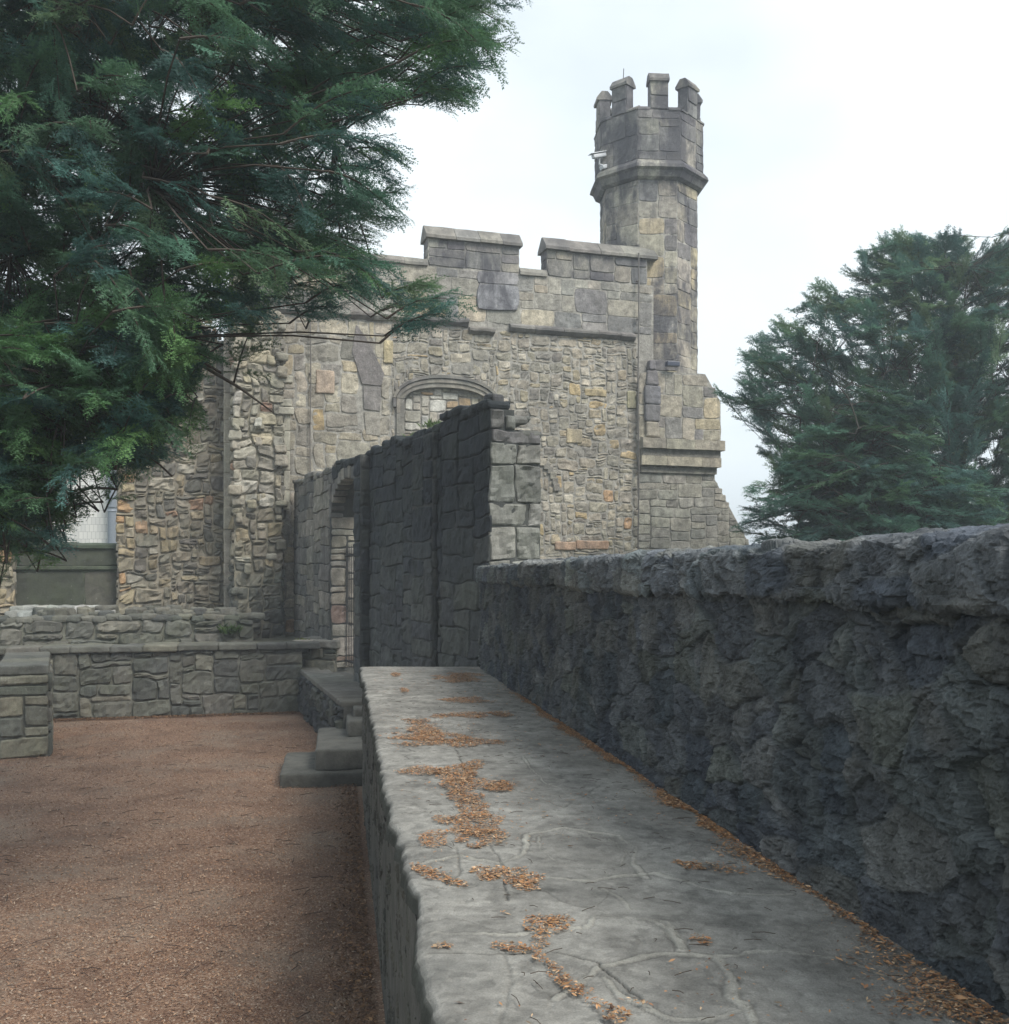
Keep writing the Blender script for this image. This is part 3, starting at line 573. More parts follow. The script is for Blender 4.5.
# pale building far behind, seen through the opening
pb = thing('pale_building', (-15, 40, 0), 'pale tile-hung building seen through the opening in the ruined wall', 'building'); PB = (-15, 40, 0)
mb = MB(); FP = Frame((-24, 39), (-8, 39)); prism(mb, FP, [(0, 0), (16, 0), (16, 9), (0, 9)], -6, 0, (.6, .6, .6)); mb.build('wall', M['hung'], pb, base=PB)
mb = MB(); FR = Frame((-8, 38.6), (-8, 45.4)); prism(mb, FR, [(0, 9.01), (6.8, 9.01), (3.4, 12)], -16.3, .3, (.16, .13, .12)); mb.build('roof', M['low'], pb, base=PB)
mb = MB(); X = (112-504.5)/1030*38.8; tube(mb, [(X, 38.8, z) for z in np.linspace(0, 8.8, 12)], .16, (.2, .22, .25), 10)
for z in (3.2, 5.4, 7.6): tube(mb, [(X, 38.8, z), (X, 38.8, z+.15)], .19, (.2, .22, .25), 10)
mb.build('drainpipe', M['pipe'], pb, base=PB, smooth=True)

# ================================================================== tall gateway wall
CN = np.array([-.197, 14.]); dd_ = np.array([-.384, .9233]); LW = 13.6; TH = .75
far = CN+dd_*LW; FG = Frame(far, CN)        # u = LW - s
gate = thing('gateway_wall', (-3, 20, 0), 'tall blackened stone wall with an arched gateway, running back from the parapet', 'wall'); GB = (-3, 20, 0)
g0, g1 = LW-9.5, LW-6.75; gs, gr_ = 4.3, .75; gm = (g0+g1)/2
garch = lambda u: gs+gr_*np.sqrt(np.clip(1-((u-gm)/((g1-g0)/2))**2, 0, 1))
topf = lambda u: 5.30+.05*np.sin(u*1.7)+.04*np.sin(u*4.3+1)
mb = MB(); au = np.linspace(g0, g1, 15); tu = np.linspace(0, LW, 20)
prism(mb, FG, [(0, 0), (g0, 0), (g0, gs)]+[(float(a), float(garch(a))) for a in au[1:-1]]+[(g1, gs), (g1, 0), (LW, 0)]+[(float(a), float(topf(a))) for a in tu[::-1]], -.36, -.01, (.07, .074, .074))
prism(mb, FG, [(0, 0), (g0, 0), (g0, gs)]+[(float(a), float(garch(a))) for a in au[1:-1]]+[(g1, gs), (g1, 0), (LW, 0), (LW, 4.98), (0, 4.98)], -TH, -.362, (.085, .088, .085))
gmask = lambda u, v: ((u > g0-.02) & (u < g1+.02) & (v < garch(u)+.24)) | (v > topf(u)+.03)
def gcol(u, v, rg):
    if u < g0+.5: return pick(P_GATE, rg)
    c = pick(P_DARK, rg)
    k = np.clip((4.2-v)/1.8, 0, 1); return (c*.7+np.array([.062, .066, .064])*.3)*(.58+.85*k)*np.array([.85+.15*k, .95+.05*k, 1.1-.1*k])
gres = lambda u: max(.035, min(.09, (14+(LW-u)*.92)*.0035))
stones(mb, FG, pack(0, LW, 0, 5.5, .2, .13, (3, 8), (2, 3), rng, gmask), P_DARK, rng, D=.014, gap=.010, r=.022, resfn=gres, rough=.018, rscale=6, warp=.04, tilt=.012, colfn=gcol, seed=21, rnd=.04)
for k in range(15):  # voussoirs
    a = math.pi*(1-(k+.5)/15); hu = (g1-g0)/2+.1
    block(mb, FG(np.array(gm+hu*math.cos(a)), np.array(gs+(gr_+.1)*math.sin(a)), np.array(-.14)), fax(FG), (.13, .145, .13), pick(P_GATE, rng), r=.03, rough=.01, seed=k)
# reveals of the gateway
for (u, a0, a1, h) in ((g0, -.0, -TH, gs), (g1, -TH, -.0, gs)):
    a_, b_ = FG(np.array(u), np.array(0.), np.array(a0)), FG(np.array(u), np.array(0.), np.array(a1))
    stones(mb, Frame(a_[:2], b_[:2]), pack(0, TH, .93, h, .18, .14, (2, 4), (1, 3), rng), [(3, (.36, .34, .3)), (2, (.3, .28, .24)), (.3, (.24, .18, .155))], rng, D=.02, gap=.02, r=.02, res=.08, rough=.012, warp=.01, seed=22)
# end face with large blocks
FE = Frame(CN, CN-np.array([-dd_[1], dd_[0]])*TH)
ys = [(.0, 1.0), (1.0, 2.0), (2.0, 2.7), (2.7, 3.2), (3.2, 3.68), (3.68, 4.0), (4.0, 4.5), (4.5, 4.8), (4.8, 4.98)]; er = []
for i, (a, b) in enumerate(ys):
    s_ = [.42, .36, .5, .3, .38, .55, .36, .4, .75][i]*TH/.75
    er += [(0, a, s_, b), (s_, a, TH, b)] if s_ < TH-.05 else [(0, a, TH, b)]
stones(mb, FE, [(0., 4.99, .2, 5.27), (.2, 4.99, .37, 5.2)], [(1, (.13, .13, .125)), (1, (.16, .16, .15))], rng, D=.025, gap=.012, r=.04, res=.05, rough=.03, warp=.02, seed=27, rnd=.15)
stones(mb, FE, er, P_END, rng, D=.02, gap=.012, r=.025, res=.05, rough=.022, warp=.02, seed=23, rnd=.03)
mb.build('masonry', M['dark'], gate, base=GB)
mb = MB(); u = 0.
k = 0
while u < LW:      # ragged cap stones
    hw = rng.uniform(.12, .3); hh = rng.uniform(.03, .075); k += 1
    for n_ in (-.14, -.42, -.62):
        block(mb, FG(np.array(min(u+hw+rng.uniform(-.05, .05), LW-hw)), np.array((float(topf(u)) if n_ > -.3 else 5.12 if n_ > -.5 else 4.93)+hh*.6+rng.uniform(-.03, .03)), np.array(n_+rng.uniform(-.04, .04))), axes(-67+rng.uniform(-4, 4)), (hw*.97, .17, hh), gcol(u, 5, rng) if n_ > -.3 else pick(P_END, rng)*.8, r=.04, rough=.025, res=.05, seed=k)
    u += hw*1.9
block(mb, FG(np.array(LW-.12), np.array(5.4), np.array(-.12)), axes(-60), (.11, .1, .07), (.07, .07, .075), r=.04, rough=.03, res=.05, seed=77)
mb.build('cap_stones', M['dark'], gate, base=GB)
for (s0, s1, n1, zt) in ((6.15, 6.6, .22, 5.3), (2.15, 3.2, .12, 5.22)):
    mb = MB(); a, b = LW-s1, LW-s0; prism(mb, FG, [(a, 0), (b, 0), (b, zt), (a, zt)], .0, n1-.02, (.07, .072, .07))
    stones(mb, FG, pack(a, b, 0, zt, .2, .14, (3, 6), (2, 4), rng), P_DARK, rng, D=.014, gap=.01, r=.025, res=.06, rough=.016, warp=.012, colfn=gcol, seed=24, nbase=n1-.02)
    a_, b_ = FG(np.array(b), np.array(0.), np.array(n1-.02)), FG(np.array(b), np.array(0.), np.array(0.))
    stones(mb, Frame(a_[:2], b_[:2]), pack(0, n1-.02, 0, zt, .14, .14, (2, 4), (2, 3), rng), P_DARK, rng, D=.025, gap=.02, r=.04, res=.06, rough=.015, warp=.008, seed=25)
    mb.build('buttress', M['dark'], gate, base=GB)
ig = bpy.data.objects.new('iron_gate', None); COL.objects.link(ig); ig.parent = gate; ig['label'] = 'black iron bar gate in the arched gateway'
def gp_(u, v, n=-.34): return FG(np.array(u), np.array(v), np.array(n))
mb = MB(); tube(mb, [gp_(g0+.03, 3.42), gp_(g1-.03, 3.42)], .022, (.02, .02, .02)); mb.build('rail', M['iron'], ig, base=GB)
mb = MB(); tube(mb, [gp_(g0+.03, 1.1), gp_(g1-.03, 1.1)], .022, (.02, .02, .02)); mb.build('rail', M['iron'], ig, base=GB)
nb = 17
for i in range(nb):
    u = g0+.06+(g1-g0-.12)*i/(nb-1); mb = MB(); tube(mb, [gp_(u, .99), gp_(u, 3.55), gp_(u, 3.68)], [.014, .014, .003], (.02, .02, .02)); mb.build('bar', M['iron'], ig, base=GB)

# ================================================================== walkway, its retaining wall, parapet
WX = -.1597
wd = np.array([WX, 1.])/math.hypot(WX, 1); wn = np.array([wd[1], -wd[0]])   # wn points right
LE = lambda Z: WX*Z+.294; RE = lambda Z: WX*Z+1.875
rw = thing('retaining_wall', (0, 8, 0), 'rough dark retaining wall under the flagged walkway, beside the gravel yard', 'wall'); WB_ = (0, 8, 0)
mb = MB(); FW = Frame((LE(14), 14), (LE(-1), -1))      # faces left
prism(mb, FW, [(0, -.04), (FW.len, -.04), (FW.len, 1.62), (0, 1.62)], -1.54, -.01, (.1, .1, .09))
us = [0.]
while us[-1] < FW.len: us.append(min(FW.len, us[-1]+max(.012, min(.07, abs(14-us[-1]*.987)*.005)))) if us[-1] < FW.len-1e-6 else us.append(FW.len+1)
us = np.array(us[:-1]) if us[-1] > FW.len else np.array(us); vs = np.linspace(-.02, 1.68, 110)
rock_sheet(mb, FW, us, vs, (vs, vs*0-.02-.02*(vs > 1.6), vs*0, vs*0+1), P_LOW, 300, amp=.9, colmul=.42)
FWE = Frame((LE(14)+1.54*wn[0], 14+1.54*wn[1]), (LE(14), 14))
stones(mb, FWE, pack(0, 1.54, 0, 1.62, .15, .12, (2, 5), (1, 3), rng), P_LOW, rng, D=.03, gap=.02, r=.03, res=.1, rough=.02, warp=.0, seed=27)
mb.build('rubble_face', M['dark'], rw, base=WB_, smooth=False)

# flagged top as one displaced sheet with joints
rg = np.random.RandomState(5)
Zs = [1.2]
while Zs[-1] < 14.02: Zs.append(Zs[-1]+max(.006, Zs[-1]*.0026))
Zs = np.array(Zs); WID = 1.60
cols = np.concatenate([[-.03, -.028, -.024, -.018, -.010, -.004], np.linspace(0, WID, 260)]); drop = np.concatenate([[-.09, -.06, -.035, -.016, -.007, -.002], np.zeros(260)])
A, B = np.meshgrid(cols, Zs)
seeds = []
# slabs are wider and squarer towards the yard edge, crazier by the parapet
b = .9
while b < 14.6:
    hgt = rg.uniform(.42, .75); k = rg.choice([2, 2, 3]); xs = np.sort(rg.uniform(.12, 1.5, k)) if k == 3 else np.array([rg.uniform(.25, .5), rg.uniform(1.0, 1.35)])
    for x in xs: seeds.append((x, b+rg.uniform(-.22, .22)))
    b += hgt*.8
seeds = np.array(seeds)
p = np.stack([A.ravel(), B.ravel(), A.ravel()*0], 1)
qa = A.ravel()+.13*fbm(p, 1.9, 3, 1)+.03*fbm(p, 8, 3, 4); qb = B.ravel()+.13*fbm(p, 1.9, 3, 2)+.03*fbm(p, 8, 3, 5)
d1 = np.full(len(qa), 9.); d2 = d1.copy(); i1 = np.zeros(len(qa), int)
P1 = np.zeros((len(qa), 2)); P2 = P1.copy()
for i, (sa, sb) in enumerate(seeds):
    d = np.maximum(np.abs(qa-sa)*.95, np.abs(qb-sb))*.45+np.hypot(qa-sa, (qb-sb))*.6
    n1 = d < d1; n2 = (~n1) & (d < d2)
    d2 = np.where(n1, d1, np.where(n2, d, d2)); d1 = np.where(n1, d, d1); i1 = np.where(n1, i, i1)
edge = (d2-d1)
jw = .018+.028*np.clip(fbm(p, 1.1, 2, 9)+.15, 0, 1)
prox = np.clip(1-edge/jw, 0, 1)
def g7(pl): return [((480+.524*a_-504.5)/1030, 520+.524*b_) for a_, b_ in pl]
def g8(pl): return [((340+.3766*a_-504.5)/1030, 660+.3764*b_) for a_, b_ in pl]
JN = [(g7([(110, 605), (180, 595), (250, 610), (275, 635), (268, 662), (220, 668), (150, 655), (112, 630), (110, 605)]), .5), (g7([(-110, 660), (-40, 640), (40, 655), (80, 640), (88, 602), (160, 588), (262, 603), (298, 628), (288, 655), (310, 680)]), 1), (g7([(60, 672), (215, 690), (260, 680), (330, 675), (390, 690), (440, 705), (490, 715), (600, 715)]), .9),
      (g7([(-90, 790), (60, 790), (200, 778), (215, 757), (290, 755), (350, 765), (382, 795), (388, 822)]), 1), (g7([(150, 905), (230, 850), (280, 838), (340, 830), (430, 832), (490, 830), (520, 822), (600, 825), (690, 838), (800, 880)]), 1), (g7([(455, 835), (480, 880), (485, 915), (520, 940), (540, 990)]), 1.2),
      (g7([(520, 935), (440, 948), (370, 945), (310, 925), (270, 905), (235, 868)]), .8), (g7([(238, 705), (262, 722), (285, 740)]), .9), (g7([(40, 500), (160, 548), (230, 505), (330, 528), (400, 560)]), -.5), (g7([(560, 830), (640, 775), (700, 790)]), -.4),
      (g8([(160, 490), (240, 502), (330, 500), (400, 492), (450, 560), (440, 640)]), -.8), (g8([(235, 775), (400, 775), (560, 777), (690, 800), (800, 900)]), -1), (g8([(205, 592), (300, 610), (360, 600)]), -.7), (g8([(140, 345), (230, 352), (290, 340)]), -.8), (g8([(150, 412), (260, 402), (300, 430)]), .5),
      (g8([(100, 215), (200, 242), (310, 235), (328, 290), (430, 330)]), -.8), (g8([(75, 80), (150, 78), (300, 85), (440, 80)]), -.8), (g8([(88, 145), (190, 160), (330, 152), (470, 160), (600, 180)]), .6), (g8([(115, 290), (240, 288), (330, 290), (500, 250), (640, 235)]), -.7), (g8([(480, 250), (540, 320), (620, 350), (700, 372), (860, 350)]), .6),
      (g8([(70, 112), (200, 108), (320, 118), (380, 60)]), .5), (g8([(400, 110), (520, 90)]), -.5), (g8([(310, 500), (320, 560), (290, 600)]), -.6), (g8([(650, 712), (668, 685), (800, 683), (880, 718), (912, 762)]), .9), (g8([(560, 160), (620, 200), (740, 300)]), -.4), (g8([(440, 775), (450, 850), (430, 967)]), -.3)]
WX_, WY_ = WX*B.ravel()+.294+A.ravel(), B.ravel()
wz = p+0; jx = WX_+.012*fbm(wz, 7, 3, 101)+.004*fbm(wz, 40, 2, 103); jy = WY_+.022*fbm(wz, 5, 3, 102)+.006*fbm(wz, 40, 2, 104)
pale = np.zeros(len(jx)); dark = np.zeros(len(jx)); wv2 = .6+.5*fbm(wz, 4, 3, 105)
for pl_, wgt in JN:
    W_ = np.array([(u_*1287.5/(y_-575), 1287.5/(y_-575)) for u_, y_ in pl_]); dmin = np.full(len(jx), 9.)
    for q0, q1 in zip(W_[:-1], W_[1:]):
        dq = q1-q0; t_ = np.clip(((jx-q0[0])*dq[0]+(jy-q0[1])*dq[1])/(dq@dq+1e-9), 0, 1); dmin = np.minimum(dmin, np.hypot(jx-q0[0]-t_*dq[0], jy-q0[1]-t_*dq[1]))
    if wgt > 0:
        wd_ = .011*wgt*np.clip(wv2+.4, .4, 1.6); pale = np.maximum(pale, np.clip(1.5-dmin/wd_, 0, 1)*np.clip(wv2+.35, .3, 1)*min(1, wgt+.15)); dark = np.maximum(dark, .55*np.exp(-((dmin-wd_*1.5)/.005)**2)*np.clip(wv2, 0, 1))
    else: dark = np.maximum(dark, -wgt*np.exp(-(dmin/.006)**2)*np.clip(wv2+.3, .2, 1)); pale = np.maximum(pale, .18*np.exp(-((dmin-.016)/.012)**2))
vor = np.clip(1-edge/.013, 0, 1)*np.clip(fbm(p, 1.3, 2, 12)*2+.2, 0, 1); dark = np.maximum(dark, vor*.5)
pit = np.clip(fbm(p, 34, 3, 106)-.55, 0, 1)*2
undul = .005*fbm(p, 1.8, 3, 20)+.0012*fbm(p, 26, 4, 21)
z = undul+pale*.0022-dark*.007-pit*.003
slabc = (h01(np.stack([i1*5, i1, i1*11], 1), 8)-.5)
c0 = np.array([.252, .246, .226])
col = c0[None]*(1+.16*slabc[:, None]+.16*fbm(p, 2.2, 5, 71)[:, None]+.16*fbm(p, 30, 3, 72)[:, None])
spots = np.clip(fbm(p, 13, 4, 107)-.62, 0, 1)[:, None]*2.5; col = col*(1-np.clip(spots, 0, .24))
pm = pale[:, None]*.8; col = col*(1-pm)+np.array([.36, .35, .31])*pm; col = col*(1-np.clip(dark, 0, 1)*.68)[:, None]
dirt = np.clip(fbm(p, 1.5, 4, 40)*.8+(A.ravel()-1.15)*1.1, 0, 1)[:, None]*.35; col = col*(1-dirt)+np.array([.12, .11, .095])*dirt
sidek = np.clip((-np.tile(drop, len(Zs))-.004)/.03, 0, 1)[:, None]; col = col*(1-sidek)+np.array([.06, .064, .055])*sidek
en = .03*fbm(np.stack([B.ravel()*0, B.ravel(), B.ravel()*0], 1), 3, 4, 50)+.016*fbm(np.stack([B.ravel()*0, B.ravel(), B.ravel()*0], 1), 9, 4, 51)
X = WX*B.ravel()+.294+A.ravel()+en*np.exp(-np.clip(A.ravel()+.05, 0, 9)/.05)
Zz = 1.75+z+np.tile(drop, len(Zs))-.006*np.exp(-np.clip(A.ravel(), 0, 9)/.02)
mb = MB(); mb.add(np.stack([X, B.ravel(), Zz], 1), [gridf(len(cols), len(Zs))], col)
# far end lip
nn = len(cols); last = np.stack([X, B.ravel(), Zz], 1)[-nn:]; lip = last.copy(); lip[:, 2] = 1.6; mb.add(np.concatenate([last, lip]), [gridf(nn, 2)], np.array([.17, .17, .155]))
tag(mb.build('walkway', M['slab'], smooth=False), kind='structure')
WALK = mb

# parapet
pw = thing('parapet_wall', (1.2, 6, 1.75), 'rough dark stone parapet wall along the right side of the walkway', 'wall'); PBs = (1.2, 6, 1.75)
FP_ = Frame((RE(13.85), 13.85), (RE(-1.), -1.)); PL = FP_.len; ZZ = lambda u: 13.85-u*.9875
PT = 2.90
us = [0.]
while us[-1] < PL: us.append(us[-1]+max(.0065, min(.06, abs(ZZ(us[-1]))*.0027 if ZZ(us[-1]) > 2. else .06)))
us = np.array(us); us[-1] = PL
PT = 2.90
mb = MB(); prism(mb, FP_, [(0, 0), (PL, 0), (PL, PT), (0, PT)], -.46, -.06, (.09, .095, .095))
vf = np.linspace(1.6, PT, 175); z0_ = vf*0
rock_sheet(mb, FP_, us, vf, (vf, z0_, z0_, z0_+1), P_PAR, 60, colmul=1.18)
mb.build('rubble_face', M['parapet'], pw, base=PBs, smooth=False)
# coping: long rough stones, section from the lip under the front edge, up, over the top and down the outside
jn = [0.]
while jn[-1] < PL: jn.append(jn[-1]+rng.uniform(.45, 1.05))
jn = np.array(jn); sec = [(PT-.015, -.05), (PT-.01, .0), (PT+.0, .03), (PT+.015, .045), (PT+.1, .05), (PT+.19, .048), (PT+.212, .03), (PT+.222, -.04), (PT+.225, -.22), (PT+.21, -.42), (PT+.17, -.5), (PT+.02, -.52), (PT-.06, -.5)]
sec = np.array(sec); dl = np.concatenate([[0], np.cumsum(np.hypot(*np.diff(sec, axis=0).T))]); tt = np.concatenate([np.linspace(0, dl[7], 60), np.linspace(dl[7], dl[-1], 36)[1:]])
pv = np.interp(tt, dl, sec[:, 0]); pn = np.interp(tt, dl, sec[:, 1]); tv = np.gradient(pv); tn = np.gradient(pn); ll = np.hypot(tv, tn)+1e-9; nnv, nnn = -tn/ll, tv/ll
ker = np.ones(5)/5; nnv = np.convolve(np.pad(nnv, 2, 'edge'), ker, 'valid'); nnn = np.convolve(np.pad(nnn, 2, 'edge'), ker, 'valid')
def cop_w(U, K):
    i = np.searchsorted(jn, U)-1; dj = np.minimum(np.abs(U-jn[i]), np.abs(jn[np.minimum(i+1, len(jn)-1)]-U)); r1 = h01(np.stack([i, i*3, i*0], 1), 5); r2 = h01(np.stack([i, i*5, i*0], 1), 6)
    near = np.clip(1-np.abs(ZZ(U))/6, 0, 1)
    top = np.clip((K-45)/20, 0, 1)
    wgt = (r1-.5)*.045-.05*np.exp(-(dj/.014)**2)*(r2 > .15)+top*near*.02
    return wgt, .9+.5*r2*r1+.2*r1
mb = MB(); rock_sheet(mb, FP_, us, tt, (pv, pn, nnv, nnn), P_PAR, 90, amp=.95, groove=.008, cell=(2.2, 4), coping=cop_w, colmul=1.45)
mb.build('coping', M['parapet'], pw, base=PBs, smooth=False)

# ================================================================== landing, steps, low walls
tri = [(-4.65, 23.2), (-2.62, 16.7), (-1.28, 16.6), (-3.95, 23.1)]
mb = MB()
FX = Frame((-4.65, 23.2), (-2.62, 16.7)); prism(mb, FX, [(0, -.04), (FX.len, -.04), (FX.len, .86), (0, .86)], -1.0, -.01, (.1, .1, .095))
stones(mb, FX, pack(0, FX.len, 0, .86, .12, .1, (2, 5), (1, 4), rng), P_DARK, rng, D=.05, gap=.02, r=.04, res=.07, rough=.03, warp=.03, tilt=.05, seed=28, rnd=.2)
lw = tag(mb.build('landing_wall', M['dark']), 'low dark rubble wall holding up the landing before the gateway', 'wall')
mb = MB(); s = 0; k = 0
while s < FX.len-.05:
    ln = min(rng.uniform(.6, 1.1), FX.len-s); wdt = 1.05*(s/FX.len)+.42; k += 1
    block(mb, FX(np.array(s+ln/2), np.array(.895), np.array(.03-wdt/2)), fax(FX), (ln/2-.006, wdt/2, .045), pick([(1, (.13, .128, .115)), (1, (.15, .147, .13))], rng), r=.02, rough=.01, res=.08, seed=k); s += ln
tag(mb.build('landing', M['slab'], smooth=True), kind='structure')
st = thing('stone_steps', (-2.7, 15.5, 0), 'short flight of worn grey stone steps rising from gravel to the landing', 'steps'); SB_ = (-2.7, 15.5, 0)
ax = axes(-4); 
def step(xl, xr, yn, yf, z0, z1, seed, c):
    mb = MB(); an = 13.0; a = axes(an); 
    sh = WX*1.2
    cx, cy = (xl+xr)/2, (yn+yf)/2
    block(mb, (cx+sh*(cy-yn)*.9, cy, (z0+z1)/2), axes(9), ((xr-xl)/2, (yf-yn)/2, (z1-z0)/2), c, r=.035, rough=.012, res=.06, seed=seed, rscale=3); return mb.build('step', M['slab'], st, base=SB_, smooth=True)
step(-3.15, -1.95, 14.55, 16.4, -.05, .2, 1, (.10, .10, .09))
step(-2.69, -1.98, 14.76, 16.9, .2, .5, 2, (.11, .11, .10))
step(-2.42, -1.98, 15.9, 17.1, .5, .74, 3, (.11, .11, .1))
step(-2.4, -1.9, 16.4, 17.4, .6, .88, 4, (.12, .12, .11))

# back low wall
FBk = Frame((-9.5, 21.25), (-4.42, 22.5)); bw = thing('low_wall', (-7, 21.8, 0), 'low grey mossy stone wall along the back of the gravel yard', 'wall'); BB = (-7, 21.8, 0)
mb = MB(); prism(mb, FBk, [(-3, -.04), (FBk.len, -.04), (FBk.len, 1.4), (-3, 1.4)], -.45, -.01, (.15, .15, .13))
stones(mb, FBk, pack(-3, FBk.len, 0, 1.4, .13, .115, (2, 6), (1, 4), rng), P_LOW, rng, D=.022, gap=.02, r=.03, res=.07, rough=.025, warp=.045, seed=29, rnd=.12)
mb.build('masonry', M['low'], bw, base=BB)
mb = MB(); u = -3; k = 0
while u < FBk.len:
    hw = rng.uniform(.2, .42); block(mb, FBk(np.array(u+hw), np.array(1.45+rng.uniform(-.01, .01)), np.array(-.2)), fax(FBk), (hw-.005, .3, .065), pick(P_LOW, rng), r=.03, rough=.014, res=.08, seed=k+200); u += 2*hw; k += 1
mb.build('coping', M['low'], bw, base=BB)
# terrace behind
mb = MB(); FT = Frame((-14, 20.0), (-3.3, 22.9)); U, V = np.meshgrid(np.linspace(0, 10.6, 60), np.linspace(0, 1, 20))
pts = []
x = FBk(U.ravel()-2.9, U.ravel()*0, U.ravel()*0-.44); pts = x.copy(); pts[:, 0] += V.ravel()*-.0+V.ravel()*.8; pts[:, 1] += V.ravel()*5.0; pts[:, 2] = 1.42+.03*fbm(pts, 1.5, 4, 7)
mb.add(pts, [gridf(60, 20)], np.array([.15, .15, .12])); tag(mb.build('terrace', M['low'], smooth=True), kind='structure')
# plinth by the gate
FK = Frame((-4.75, 22.95), (-3.72, 22.75)); pl = thing('stone_plinth', (-4.3, 23.3, .9), 'squat stone plinth against the wall left of the arched gateway', 'plinth'); KB = (-4.3, 23.3, .9)
mb = MB(); prism(mb, FK, [(0, .0), (FK.len, .0), (FK.len, 1.38), (0, 1.38)], -1.8, -.01, (.15, .15, .13)); stones(mb, FK, pack(0, FK.len, .0, 1.38, .15, .13, (2, 5), (1, 3), rng), P_LOW, rng, D=.03, gap=.02, r=.03, res=.07, rough=.015, warp=.01, seed=31)
mb.build('masonry', M['low'], pl, base=KB); mb = MB()
for k in range(6): block(mb, FK(np.array(.26+(k % 2)*.55), np.array(1.45+.02*(k % 3)), np.array(-.28-.6*(k//2))), axes(-10), (.29, .33, .085), pick(P_GATE, rng), r=.03, rough=.02, res=.07, seed=k+300)
mb.build('coping', M['low'], pl, base=KB)
# second ledge wall under the ruin
FL = Frame((-13.5, 22.6), (-6.0, 24.6)); lg = thing('ledge_wall', (-9, 24, 1.4), 'second weathered stone ledge stepping up behind the low wall', 'wall'); LB = (-9, 24, 1.4)
mb = MB(); prism(mb, FL, [(0, 1.3), (FL.len, 1.3), (FL.len, 1.92), (0, 1.98)], -1.6, -.01, (.17, .17, .14))
stones(mb, FL, pack(0, FL.len, 1.35, 1.97, .17, .15, (2, 6), (1, 3), rng), P_LOW, rng, D=.05, gap=.03, r=.05, res=.08, rough=.03, warp=.03, tilt=.05, seed=33, rnd=.2)
for k in range(30): u = k*.27; block(mb, FL(np.array(u), np.array(2.0+rng.uniform(-.04, .03)), np.array(-.25+rng.uniform(-.05, .03))), axes(15+rng.uniform(-6, 6)), (rng.uniform(.12, .2), .3, .06), pick(P_LOW, rng), r=.04, rough=.025, res=.07, seed=k+400)
for k in range(34): block(mb, FL(np.array(rng.uniform(3, 7.4)), np.array(1.95+rng.uniform(0, .18)), np.array(rng.uniform(-1.4, -.5))), axes(rng.uniform(0, 90)), (rng.uniform(.1, .3), rng.uniform(.1, .25), rng.uniform(.06, .16)), pick(P_LOW, rng), r=.04, rough=.03, res=.07, seed=k+500)
mb.build('masonry', M['low'], lg, base=LB)
# left pier wall
FQ = Frame((-8.23, 16.75), (-7.54, 17.05)); gp2 = thing('gate_pier', (-7.9, 18.5, 0), 'square mossy stone pier on the gravel at the left end of the low wall', 'pier'); QB = (-7.9, 18.5, 0)
mb = MB(); prism(mb, FQ, [(0, -.04), (.745, -.04), (.745, 1.36), (0, 1.36)], -3.4, -.01, (.15, .15, .13))
stones(mb, FQ, pack(0, .752, 0, 1.36, .18, .17, (2, 5), (1, 3), rng), [(2, (.2, .2, .16)), (2, (.24, .23, .18)), (1, (.16, .165, .14))], rng, D=.03, gap=.018, r=.025, res=.06, rough=.012, warp=.004, seed=34)
a_ = Frame((-7.54, 17.05), (-7.54-.399*3.4, 17.05+.917*3.4)); stones(mb, a_, pack(0, 3.4, 0, 1.36, .15, .14, (2, 5), (1, 3), rng), P_LOW, rng, D=.03, gap=.02, r=.03, res=.07, rough=.015, warp=.01, seed=35)
mb.build('masonry', M['low'], gp2, base=QB); mb = MB()
for k in range(4): block(mb, FQ(np.array(.364), np.array(1.44), np.array(-.38-k*.8)), fax(FQ), (.385, .395, .075), pick(P_LOW, rng), r=.025, rough=.01, res=.08, seed=k+600)
mb.build('coping', M['low'], gp2, base=QB)

# ================================================================== trees
def spray_template(L_=.30, spac=.017, nl=.024, nw=.0055, side=4, seed=0):
    r = np.random.RandomState(seed); tri = []; woods = []
    def twig(o, d, ln, sp):
        n = max(2, int(ln/sp)); d = d/np.linalg.norm(d); s = np.cross([0, 0, 1.], d); s /= np.linalg.norm(s)
        woods.append((o.copy(), o+d*ln))
        for k in range(n):
            q = k/n; c = o+d*ln*q; c[2] -= .05*ln*q*q*4
            for sg in (-1, 1):
                v = d*r.uniform(.55, .85)+s*sg*r.uniform(.6, .9)+np.array([0, 0, r.uniform(-.15, .3)]); v /= np.linalg.norm(v)
                l = nl*(1-.45*q)*r.uniform(.8, 1.15); pw_ = np.cross(v, [0, 0, 1.]); pw_ /= np.linalg.norm(pw_); pw_ = pw_*.8+np.array([0, 0, r.uniform(-.6, .6)])
                tri.append([c-pw_*nw*.5, c+v*l, c+pw_*nw*.5])
        tri.append([o-s*.0025, o+d*ln-np.array([0, 0, .2*ln*.25]), o+s*.0025])
    twig(np.zeros(3), np.array([1., 0, 0]), L_, spac)
    for k in range(side):
        q = (k+.6)/(side+.8)
        for sg in (-1, 1):
            twig(np.array([L_*q, 0, -.05*L_*q*q]), np.array([1., sg*r.uniform(.7, 1.1), r.uniform(-.25, .15)]), L_*.42*(1-.55*q)*r.uniform(.8, 1.2), spac)
    return np.array(tri)            # T,3,3
TPL = [spray_template(spac=.019, nl=.030, nw=.012, seed=k) for k in range(5)]
TPF = [spray_template(L_=.36, spac=.034, nl=.055, nw=.024, side=3, seed=10+k) for k in range(5)]
def inside(poly, x, y):
    c = False; j = len(poly)-1
    for i in range(len(poly)):
        xi, yi = poly[i]; xj, yj = poly[j]
        if (yi > y) != (yj > y) and x < (xj-xi)*(y-yi)/(yj-yi)+xi: c = not c
        j = i
    return c
